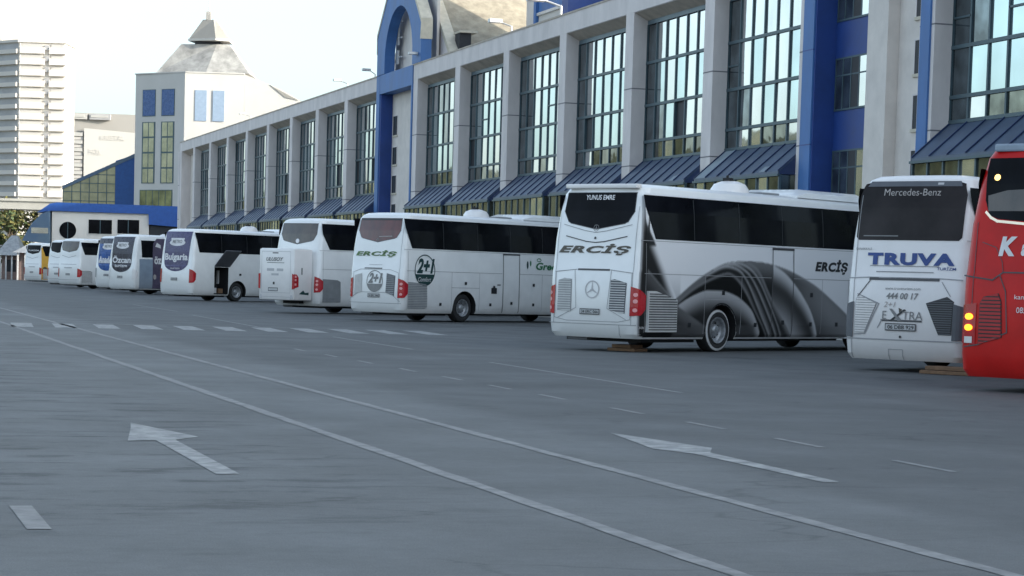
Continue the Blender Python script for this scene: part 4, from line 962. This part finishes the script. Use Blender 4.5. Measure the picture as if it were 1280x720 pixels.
# shaded face skin is the same plaster; window bands sit on it
un = Vector((-math.sin(R(36)), -math.cos(R(36)))); ud = gd.normalized()
def face_box(mb, s0, s1, z0, z1, d, m, d0=0.):
    q = [(ud*s0+un*d0), (ud*s1+un*d0), (ud*s1+un*d), (ud*s0+un*d)]; mb.prism([(p.x,p.y,z0) for p in q], (0,0,z1-z0), m)
sc_ = 7.7/66
def s_of(px): return (232-px)*sc_
for a, b in ((176,193.5),(201.5,219)):
    f = MB(); z0, z1 = hz(145,200), hz(111.5,200); face_box(f, s_of(b), s_of(a), z0, z1, .04, 'mullion'); o = f.build('window', tw)
    g = MB(); face_box(g, s_of(b-.7), s_of(a+.7), z0+.08, z1-.08, .055, 'blue pane', .041); g.build('pane', o)
    f = MB(); z0, z1 = hz(229,200), hz(152,200); face_box(f, s_of(b), s_of(a), z0, z1, .04, 'mullion'); o = f.build('window', tw)
    for j in range(4):
        za = z0+(z1-z0)*j/4; zb = z0+(z1-z0)*(j+1)/4
        for h in (0,1):
            g = MB(); sa = s_of(b-1.0)+(s_of(a+1)-s_of(b-1.0))*h/2; sb = s_of(b-1.0)+(s_of(a+1)-s_of(b-1.0))*(h+1)/2
            face_box(g, sa+.06, sb-.06, za+.09, zb-.09, .055, 'yellow glass', .041); g.build('pane', o)
f = MB(); z0, z1 = hz(272,200), hz(237,200); face_box(f, s_of(218), s_of(174), z0, z1, .04, 'mullion'); o = f.build('window', tw)
g = MB()
for i in range(5): a = s_of(217.5)+i*1.01; face_box(g, a+.05, a+.96, z0+.06, z1-.08, .055, 'green glass', .041)
g.build('pane', o)
for a, b in ((245,259.5),(267,281.5)):
    g = MB(); g.box(((a-232)/k,-.05,hz(153,262)),((b-232)/k,.02,hz(115,262)),'pale blue pane'); g.build('window', tw)
f = MB(); pr([(A[0]+.05,A[1]-.08),(B_[0],B_[1]-.08),(B_[0],B_[1]+.3),(0,.4),(gd.x,gd.y+.3),(gd.x-.1,gd.y-.1)], zt, zt+.12, 'plaster white', f); f.build('coping', tw)
# weathered hipped roof
zb_, zm = zt, hz(54, 262)
def frustum(mb, cx, cy, ax, ay, bx, by, z0, z1, m, dx=0, dy=0):
    lo = [(cx-ax,cy-ay,z0),(cx+ax,cy-ay,z0),(cx+ax,cy+ay,z0),(cx-ax,cy+ay,z0)]; hi = [(cx+dx-bx,cy+dy-by,z1),(cx+dx+bx,cy+dy-by,z1),(cx+dx+bx,cy+dy+by,z1),(cx+dx-bx,cy+dy+by,z1)]
    n = len(mb.v); mb.v += lo+hi
    for q in [(0,1,5,4),(1,2,6,5),(2,3,7,6),(3,0,4,7),(4,5,6,7),(3,2,1,0)]: mb.f.append(tuple(n+i for i in q)); mb.m.append(mb.mi(m))
def frx(mb, plan_lo, z0, plan_hi, z1, m):
    n = len(mb.v); k_ = len(plan_lo); mb.v += [(x,y,z0) for x,y in plan_lo]+[(x,y,z1) for x,y in plan_hi]
    for i in range(k_): j = (i+1) % k_; mb.f.append((n+i,n+j,n+k_+j,n+k_+i)); mb.m.append(mb.mi(m))
    mb.f.append(tuple(range(n,n+k_))[::-1]); mb.f.append(tuple(range(n+k_,n+2*k_))); mb.m += [mb.mi(m)]*2
def X(px): return (px-239)/k
frx(rf := MB(), [(X(198),2.6),(X(264),.5),(X(318),.5),(X(318),9),(X(203),9)], zt+.1, [(X(226),4.4),(X(272),3.6),(X(288),3.6),(X(288),6.5),(X(228),6.5)], zm, 'worn render'); rfo = rf.build('roof', tw)
b = MB(); b.box((X(277),1.3,hz(94,280)),(X(284),2.4,hz(86,280)),'dark opening'); b.build('roof_opening', rfo)
frx(b := MB(), [(X(244),4.0),(X(276),4.0),(X(276),6.2),(X(244),6.2)], zm, [(X(244),4.0),(X(276),4.0),(X(276),6.2),(X(244),6.2)], hz(49.5,260), 'dark opening'); b.build('spire_neck', tw)
zc0, zc1 = hz(50,260), hz(22,260)
frx(b := MB(), [(X(235),4.2),(X(272),2.6),(X(288),3.4),(X(288),7),(X(240),7)], zc0, [(X(235),4.2),(X(272),2.6),(X(288),3.4),(X(288),7),(X(240),7)], zc0+.25, 'plaster white')
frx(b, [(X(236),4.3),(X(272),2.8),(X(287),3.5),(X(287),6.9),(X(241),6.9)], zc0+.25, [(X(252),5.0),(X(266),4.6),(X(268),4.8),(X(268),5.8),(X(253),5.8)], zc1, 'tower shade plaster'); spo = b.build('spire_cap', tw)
b = MB(); b.box((X(256),4.8,zc1),(X(262),5.4,hz(11.5,260)),'worn render'); b.tube((X(259.5),5.1,hz(12,260)),(X(259.5),5.1,hz(-10,260)),.05,'lamp metal',6); b.build('spire_finial', spo)
# lower wing to the right whose top slopes down behind the terminal roof
b = MB(); b.prism([(6.62,.15,0),(13.4,.15,0),(13.4,.15,hz(131,372)),(10.6,.15,hz(113,345)),(6.62,.15,zt-.02)], (0,11,0), 'plaster white'); b.build('side_wing', tw)
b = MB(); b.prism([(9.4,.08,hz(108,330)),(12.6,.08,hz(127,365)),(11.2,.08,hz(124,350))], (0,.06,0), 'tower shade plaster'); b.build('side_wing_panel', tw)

# ------------------------------------------------------------------ glazed atrium left of the tower
ad = 262.; ka = FOC/ad
at = cam_root('glazed_atrium', 162.5, ad, 'sloping roofed glass atrium with a blue end wall, left of the white tower', 'building')
def XA_(px): return (px-165)/ka
def ZA_(py, px=120): return hz(py, px, d=ad)
sl = [(XA_(80),ZA_(233.5,80)),(XA_(165),ZA_(192,165))]
b = MB(); b.prism([(XA_(80),0,0),(XA_(165)+.8,0,0),(XA_(165)+.8,0,sl[1][1]),(XA_(80),0,sl[0][1])], (0,9,0), 'yellow glass'); b.build('glass_wall', at)
b = MB(); b.prism([(XA_(145),-.06,0),(XA_(165)+.8,-.06,0),(XA_(165)+.8,-.06,sl[1][1]-.05),(XA_(145),-.06,ZA_(201.5,145)-.05)], (0,.055,0), 'atrium blue'); b.build('end_wall', at)
b = MB(); b.prism([(XA_(79),-.12,sl[0][1]-.35),(XA_(165)+.8,-.12,sl[1][1]-.32),(XA_(165)+.8,-.12,sl[1][1]+.12),(XA_(79),-.12,sl[0][1]+.05)], (0,9.3,0), 'canopy blue'); b.build('roof', at)
b = MB()
for i in range(7):
    x = XA_(80)+(XA_(145)-XA_(80))*i/6; zz = sl[0][1]+(sl[1][1]-sl[0][1])*(x-sl[0][0])/(sl[1][0]-sl[0][0])-.3; b.box((x-.04,-.05,0),(x+.04,-.004,zz),'mullion')
for j in range(6):
    z = ZA_(252-11*j); x0 = max(XA_(80), sl[0][0]+(z+.3-sl[0][1])*(sl[1][0]-sl[0][0])/(sl[1][1]-sl[0][1]))
    if x0 < XA_(145): b.box((x0,-.045,z-.04),(XA_(145),-.006,z+.04),'mullion')
b.build('glazing_bar', at)

# ------------------------------------------------------------------ white pavilion with the blue fascia at the end of the row
pd = 236.; kp = FOC/pd
pv = cam_root('pavilion', 64, pd, 'low white pavilion with a round window, blue fascia and a blue curved canopy', 'building')
def XP(px): return (px-64)/kp
def ZP(py, px=120): return hz(py, px, d=pd)
b = MB(); b.box((0,0,0),(XP(185),8,ZP(266)),'pavilion wall'); b.build('wall', pv)
b = MB(); b.prism([(XP(46),-.25,ZP(266,50)),(XP(62),-.25,ZP(255,62)),(XP(70),-.25,ZP(253.5,70)),(XP(221),-.25,ZP(258.5,221)),(XP(221),-.25,ZP(284,221)),(XP(185.5),-.25,ZP(281,185)),(XP(185),-.25,ZP(268,185)),(XP(64),-.25,ZP(264,64))], (0,8,0), 'pavilion blue'); b.build('fascia', pv)
b = MB(); b.box((XP(186),.1,0),(XP(221),8,ZP(283,200)),'dark opening'); b.build('glazed_entrance', pv)
b = MB(); b.tube((XP(84),-.04,ZP(288,84)),(XP(84),.03,ZP(288,84)),10.5/kp,'bus glass',28); b.box((XP(83.6),-.06,ZP(298,84)),(XP(84.4),-.045,ZP(278,84)),'mullion'); b.build('round_window', pv)
for a, c_ in ((110,139),(146,173)):
    b = MB(); b.box((XP(a),-.04,ZP(293,c_)),(XP(c_),.03,ZP(275.5,c_)),'bus glass'); o = b.build('window', pv)
    b = MB(); x = XP((a+c_)/2); b.box((x-.04,-.06,ZP(293,c_)),(x+.04,-.045,ZP(275.5,c_)),'mullion'); b.box((XP(a),-.06,ZP(293.3,c_)-.05),(XP(c_),.0,ZP(293,c_)),'plaster white'); b.build('frame', o)
b = MB(); b.prism([(XP(28),-.6,ZP(301,28)),(XP(40),-.6,ZP(280,40)),(XP(52),-.6,ZP(268,50)),(XP(62),-.6,ZP(264,64)),(XP(62.5),-.6,ZP(300,64)),(XP(62.5),-.6,0),(XP(58),-.6,0),(XP(56),-.6,ZP(304,50))], (0,12,0), 'canopy blue'); b.build('curved_canopy', pv)
b = MB(); b.box((XP(40),-.63,ZP(292,50)),(XP(61),-.605,ZP(285,50)),'pane pale'); b.build('canopy_window', pv)

# kiosks and clutter at the far left
def kiosk(px0, px1, top, eave, d, label, wallm, roofm, steps=2):
    kk = FOC/d; r = cam_root('kiosk', px0, d, label, 'kiosk', group='kiosks at the end of the yard'); W = (px1-px0)/kk; zt_, ze = hz(top,px0,d=d), hz(eave,px0,d=d)
    b = MB(); frx(b, [(-.6,-1.2),(W+.5,-1.2),(W+.5,3.2),(-.6,3.2)], ze, [(W*.45,.8),(W*.8,.8),(W*.8,1.2),(W*.45,1.2)], zt_, roofm); b.build('roof', r)
    b = MB(); b.box((0,0,0),(W,2.5,ze),wallm); b.build('wall', r)
    for i in range(4): b = MB(); x = W*i/3; b.box((x-.08,-.9,0),(x+.08,-.74,ze),'white wall'); b.build('post', r)
    b = MB(); b.box((W*.2,-.04,.9),(W*.8,-.01,ze-.5),'dark opening'); b.build('opening', r)
kiosk(2, 24, 294, 319, 262, 'brownish kiosk with a grey pitched roof at the left edge of the photo', 'kiosk wall', 'kiosk roof')
kiosk(24, 52, 303, 316, 256, 'grey kiosk with a pale awning roof beside the farthest coach', 'kiosk wall', 'kiosk roof')

# ------------------------------------------------------------------ apartment tower and office block in the distance
hd = 600.; kh = FOC/hd
ht = cam_root('apartment_tower', 21, hd, 'tall white apartment tower with stacked balcony bands', 'building')
Wr = 56/kh; zt_h = hz(56, 40, d=hd)
lx = Vector((-math.cos(R(40)), math.sin(R(40))))*14
b = MB(); b.prism([(0,0,0),(Wr,.8,0),(Wr,14,0),(lx.x,lx.y+8,0),(lx.x,lx.y,0)], (0,0,zt_h), 'flat white'); b.build('wall', ht)
nfl = 17; fh = 13.6/kh
for i in range(nfl):
    z = zt_h-.3-fh*(i+1)+.3
    if z < 1: break
    b = MB(); b.box((.15,-.55,z),(Wr*.56,.05,z+1.7),'flat white'); b.box((Wr*.66,-.35,z),(Wr+.3,.9,z+1.7),'flat white')
    b.build('balcony', ht)
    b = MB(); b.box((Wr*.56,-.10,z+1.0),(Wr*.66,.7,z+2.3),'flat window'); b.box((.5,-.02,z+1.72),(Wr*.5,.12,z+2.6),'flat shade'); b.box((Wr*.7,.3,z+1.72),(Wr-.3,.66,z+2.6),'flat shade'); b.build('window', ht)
    b = MB(); u = lx.normalized(); nn = Vector((-math.sin(R(40)), -math.cos(R(40))))
    q = [u*.3, u*13.7, u*13.7+nn*.9, u*.3+nn*.9]; b.prism([(p.x,p.y,z) for p in q], (0,0,1.1), 'flat white'); b.build('balcony', ht)
    b = MB(); q = [u*.6+nn*.02, u*13.4+nn*.02, u*13.4+nn*.08, u*.6+nn*.08]; b.prism([(p.x,p.y,z+1.15) for p in q], (0,0,1.5), 'flat window'); b.build('window', ht)
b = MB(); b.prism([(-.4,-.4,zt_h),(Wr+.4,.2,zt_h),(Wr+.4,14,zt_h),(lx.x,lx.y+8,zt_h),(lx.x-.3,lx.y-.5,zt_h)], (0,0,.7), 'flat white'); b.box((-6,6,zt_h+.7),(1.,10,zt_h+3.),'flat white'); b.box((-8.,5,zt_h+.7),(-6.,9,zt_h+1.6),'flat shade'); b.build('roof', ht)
od = 760.; ko = FOC/od
ob = cam_root('office_block', 74, od, 'broad grey block with a pale sign panel behind the glass atrium', 'building')
def XO(px): return (px-78)/ko
def ZO(py, px=120): return hz(py, px, d=od)
b = MB(); b.prism([(0,0,0),(XO(175),3,0),(XO(175),30,0),(0,30,0)], (0,0,ZO(143)), 'office grey'); b.build('wall', ob)
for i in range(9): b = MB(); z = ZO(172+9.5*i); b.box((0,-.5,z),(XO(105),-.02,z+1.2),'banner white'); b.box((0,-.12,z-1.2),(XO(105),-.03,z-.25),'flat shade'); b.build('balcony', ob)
b = MB(); b.prism([(XO(107),-.6,ZO(232)),(XO(170),1.2,ZO(232)),(XO(170),1.2,ZO(166)),(XO(107),-.6,ZO(162))], (0,.3,0), 'banner white'); bo = b.build('sign_panel', ob)
class Fl2: z = []
f2 = Fl2(); f2.rear = lambda u, z, off: (u, -.6+(u-XO(107))*1.8/(XO(170)-XO(107))-off, z)
P = Patch(f2, 'rear', .35); P.text('KRISTAL', XO(143), ZO(173), 1.6, 'flat shade', w=8.2); P.text('PARK', XO(122), ZO(191), 1.8, 'flat shade', w=4.2); P.build('sign_text', bo)
for a, c_, m in ((80,91,'flat window'),(93,110,'banner white'),(113,139,'flat window')): b = MB(); b.box((XO(a),-.3,ZO(151)),(XO(c_),1.4,ZO(144)),m); b.box((XO(a)+.5,-.5,ZO(148.5)),(XO(c_)-.8,-.32,ZO(146)),'banner white'); b.build('roof_box', ob)

# ------------------------------------------------------------------ overpass and greenery at the far left
bd = 330.; kb = FOC/bd
br = cam_root('overpass', -60, bd, 'grey concrete overpass crossing behind the pavilion at the left edge', 'bridge')
def XB(px): return (px+60)/kb
b = MB(); b.box((0,0,hz(262,30,d=bd)),(XB(110),8,hz(252,30,d=bd)),'bridge concrete'); b.build('deck', br)
b = MB(); b.box((0,-.3,hz(252,30,d=bd)),(XB(110),-.02,hz(249,30,d=bd)),'bridge concrete'); b.build('parapet', br)
for px in (-30, 45, 100): b = MB(); b.box((XB(px),1,0),(XB(px)+1.5,6,hz(262,30,d=bd)-.01),'bridge concrete'); b.build('column', br)
def leaf_tree(loc, h, r, label, leaf='leaf olive', n=520, group='trees at the left edge', seed=1, trunk_h=.35):
    rd = random.Random(seed); root = empty('tree', loc, rd.uniform(0,6), label, 'tree', group)
    t = MB(); t.tube((0,0,0),(0,0,h*.55),h*.03,'bark',8,h*.018)
    for i in range(6): a = rd.uniform(0,6.28); t.tube((0,0,h*rd.uniform(.25,.5)),(math.cos(a)*r*.7,math.sin(a)*r*.7,h*rd.uniform(.55,.85)),h*.014,'bark',6,h*.005)
    t.build('trunk', root)
    cl = []
    for i in range(13):
        a = rd.uniform(0,6.28); q = rd.uniform(.1,.8)*r; cl.append((math.cos(a)*q, math.sin(a)*q, h*rd.uniform(trunk_h+.08,.88), r*rd.uniform(.28,.5)))
    c = MB()
    for i in range(n):
        x, y, z, rr = rd.choice(cl); d = Vector((rd.gauss(0,1),rd.gauss(0,1),rd.gauss(0,1))).normalized()*rr*rd.uniform(.5,1.15); p = Vector((x,y,z))+d
        u = Vector((rd.gauss(0,1),rd.gauss(0,1),rd.gauss(0,1))).normalized(); v = u.orthogonal().normalized(); s = r*rd.uniform(.06,.13)
        c.poly([p-u*s-v*s*.6, p+u*s-v*s*.5, p+u*s*.8+v*s*.7, p-u*s*.7+v*s*.6], leaf if rd.random() < .7 else 'leaf green')
    c.build('crown', root)
def gp(px, d): p = far(px, 340, d); return (p.x, p.y, 0)
leaf_tree(gp(8, 285), 8.6, 2.6, 'olive leaved tree at the left edge of the photo, tallest of the trees there', seed=3, n=900)
leaf_tree(gp(30, 292), 6.4, 2.0, 'small olive green tree between the left edge tree and the pavilion canopy', seed=4, n=700)
leaf_tree(gp(-4, 275), 6.2, 2.3, 'low bushy tree cut by the left edge of the photo', seed=5, leaf='leaf green', n=700)
for i, (px, h_) in enumerate(((14,12.5),(40,12.0),(62,12.4),(75,11.8))):
    leaf_tree(gp(px, 345), h_, 2.4, ['treetop above the overpass nearest the left edge','treetop above the overpass, second from the left','treetop above the overpass just left of the blue fascia','treetop above the overpass partly behind the atrium'][i], seed=20+i, n=500, group='treetops above the overpass', trunk_h=.55)

# ------------------------------------------------------------------ ground
g = MB(); g.poly([(-1500,-400,0),(1500,-400,0),(1500,3000,0),(-1500,3000,0)], 'asphalt'); g.build('ground', kind='structure')
def marking(name, polys, m='marking', z=.004):
    b = MB()
    for p in polys: b.poly([(x,y,z) for x,y in p], m)
    return b.build(name, kind='structure')
def jag(x, w, y0, y1, step=.6, amp=.012):
    ys = []; y = y0
    while y < y1: ys.append(y); y += step
    ys.append(y1); rr = random.Random(int(x*100)); L_ = [(x-w/2+rr.uniform(-amp,amp), y) for y in ys]; R__ = [(x+w/2+rr.uniform(-amp,amp), y) for y in ys]
    return [[L_[i], R__[i], R__[i+1], L_[i+1]] for i in range(len(ys)-1)]
marking('lane_line', jag(4.58,.13,3,92), 'marking worn'); marking('lane_line', jag(6.09,.13,3,100), 'marking worn')
marking('lane_dashes', [[(9.05,y),(9.13,y),(9.15,y+1.15),(9.07,y+1.15)] for y in (14.2,16.85,19.45,21.85,24.35,27.2,29.6,32.1,34.8,37.8,40.6,43.5)], 'marking worn')
marking('lane_dashes', [[(1.12,y),(1.26,y),(1.26,y+1.3),(1.12,y+1.3)] for y in (13.0,16.9)], 'marking worn')
marking('lane_arrow', [[(2.80,16.5),(2.98,16.55),(3.00,19.9),(2.82,19.85)],[(2.56,19.75),(2.82,19.85),(3.0,19.9),(3.27,20.3),(2.89,22.1),(2.80,21.4)]])
marking('lane_arrow', [[(7.45,15.9),(7.61,15.95),(7.66,18.75),(7.45,18.6)],[(7.26,19.15),(7.45,18.6),(7.66,18.75),(7.90,19.3),(7.57,21.2)]])
marking('crossing', [[(x,57.2+.03*x),(x+.55,57.2+.03*x),(x+.85,61.3+.03*x),(x+.30,61.3+.03*x)] for x in [3.4+1.09*i for i in range(12)]])
marking('bay_line', [[(11.78,45.6),(11.88,45.6),(12.02,54.0),(11.92,54.0)],[(11.45,29.3),(11.55,29.3),(11.70,39.3),(11.60,39.3)],[(11.6,61.8),(11.7,61.8),(12.25,77.5),(12.15,77.5)],[(12.6,84),(12.7,84),(12.9,98),(12.8,98)]], 'marking worn')
marking('bay_line', [[(7.2,62.6),(8.9,60.9),(8.95,61.2),(7.25,63.0)]], 'marking worn')
# kerbed walkway in front of the terminal
b = MB(); b.box((29.2,-60,0),(31.9,206,.14),'bridge concrete'); b.build('pavement', kind='structure')
# grassy bank beyond the left lane (unseen, added for the terminal glass to reflect)
def reflection_bank():
    b = MB(); rd = random.Random(5); nx, ny = 14, 120; P = []
    for i in range(ny+1):
        for j in range(nx+1):
            x = -34-j*5.; y = 110+i*8; hgt = 20*(1-math.exp(-j*.55))*(min(1,i/10))*(.8+.3*math.sin(i*.3)+.2*math.sin(i*.83+1)) ; P.append((x+rd.uniform(-1,1), y+rd.uniform(-2,2), hgt+rd.uniform(-.8,.8)*(j > 0) if j else -.3))
    b.v = P
    for i in range(ny):
        for j in range(nx): a = i*(nx+1)+j; b.f.append((a,a+1,a+nx+2,a+nx+1)); b.m.append(b.mi('dry bank'))
    b.build('reflection_bank', smooth=True, kind='structure')
reflection_bank()

# ------------------------------------------------------------------ light
SUN_EL, SUN_AZ = R(17), R(129)          # azimuth clockwise from +Y
wd = bpy.data.worlds.new('World'); sc.world = wd; wd.use_nodes = True; nt = wd.node_tree
bg = nt.nodes['Background']; sky = nt.nodes.new('ShaderNodeTexSky'); sky.sky_type = 'NISHITA'; sky.sun_disc = False
sky.sun_elevation = SUN_EL; sky.sun_rotation = SUN_AZ; sky.air_density = 1.; sky.dust_density = 3.0; sky.ozone_density = 1.0; sky.altitude = 50
hs = nt.nodes.new('ShaderNodeHueSaturation'); hs.inputs['Saturation'].default_value = .55; nt.links.new(sky.outputs[0], hs.inputs['Color']); tn = nt.nodes.new('ShaderNodeMix'); tn.data_type = 'RGBA'; tn.blend_type = 'MULTIPLY'; tn.inputs['Factor'].default_value = 1; tn.inputs['B'].default_value = (.90,1.015,1.09,1); nt.links.new(hs.outputs[0], tn.inputs['A']); nt.links.new(tn.outputs['Result'], bg.inputs['Color']); bg.inputs['Strength'].default_value = .12
sl_ = bpy.data.lights.new('sun', 'SUN'); sl_.energy = 2.1; sl_.angle = R(.5); sl_.color = (1,.9,.76); so = bpy.data.objects.new('sun', sl_); COL.objects.link(so)
d = Vector((math.sin(SUN_AZ)*math.cos(SUN_EL), math.cos(SUN_AZ)*math.cos(SUN_EL), math.sin(SUN_EL)))
so.rotation_euler = d.to_track_quat('Z', 'Y').to_euler(); so.location = d*200
sc.view_settings.view_transform = 'Standard'; sc.view_settings.look = 'None'; sc.view_settings.exposure = 1.74; sc.view_settings.gamma = 1
sc.render.engine = 'CYCLES'
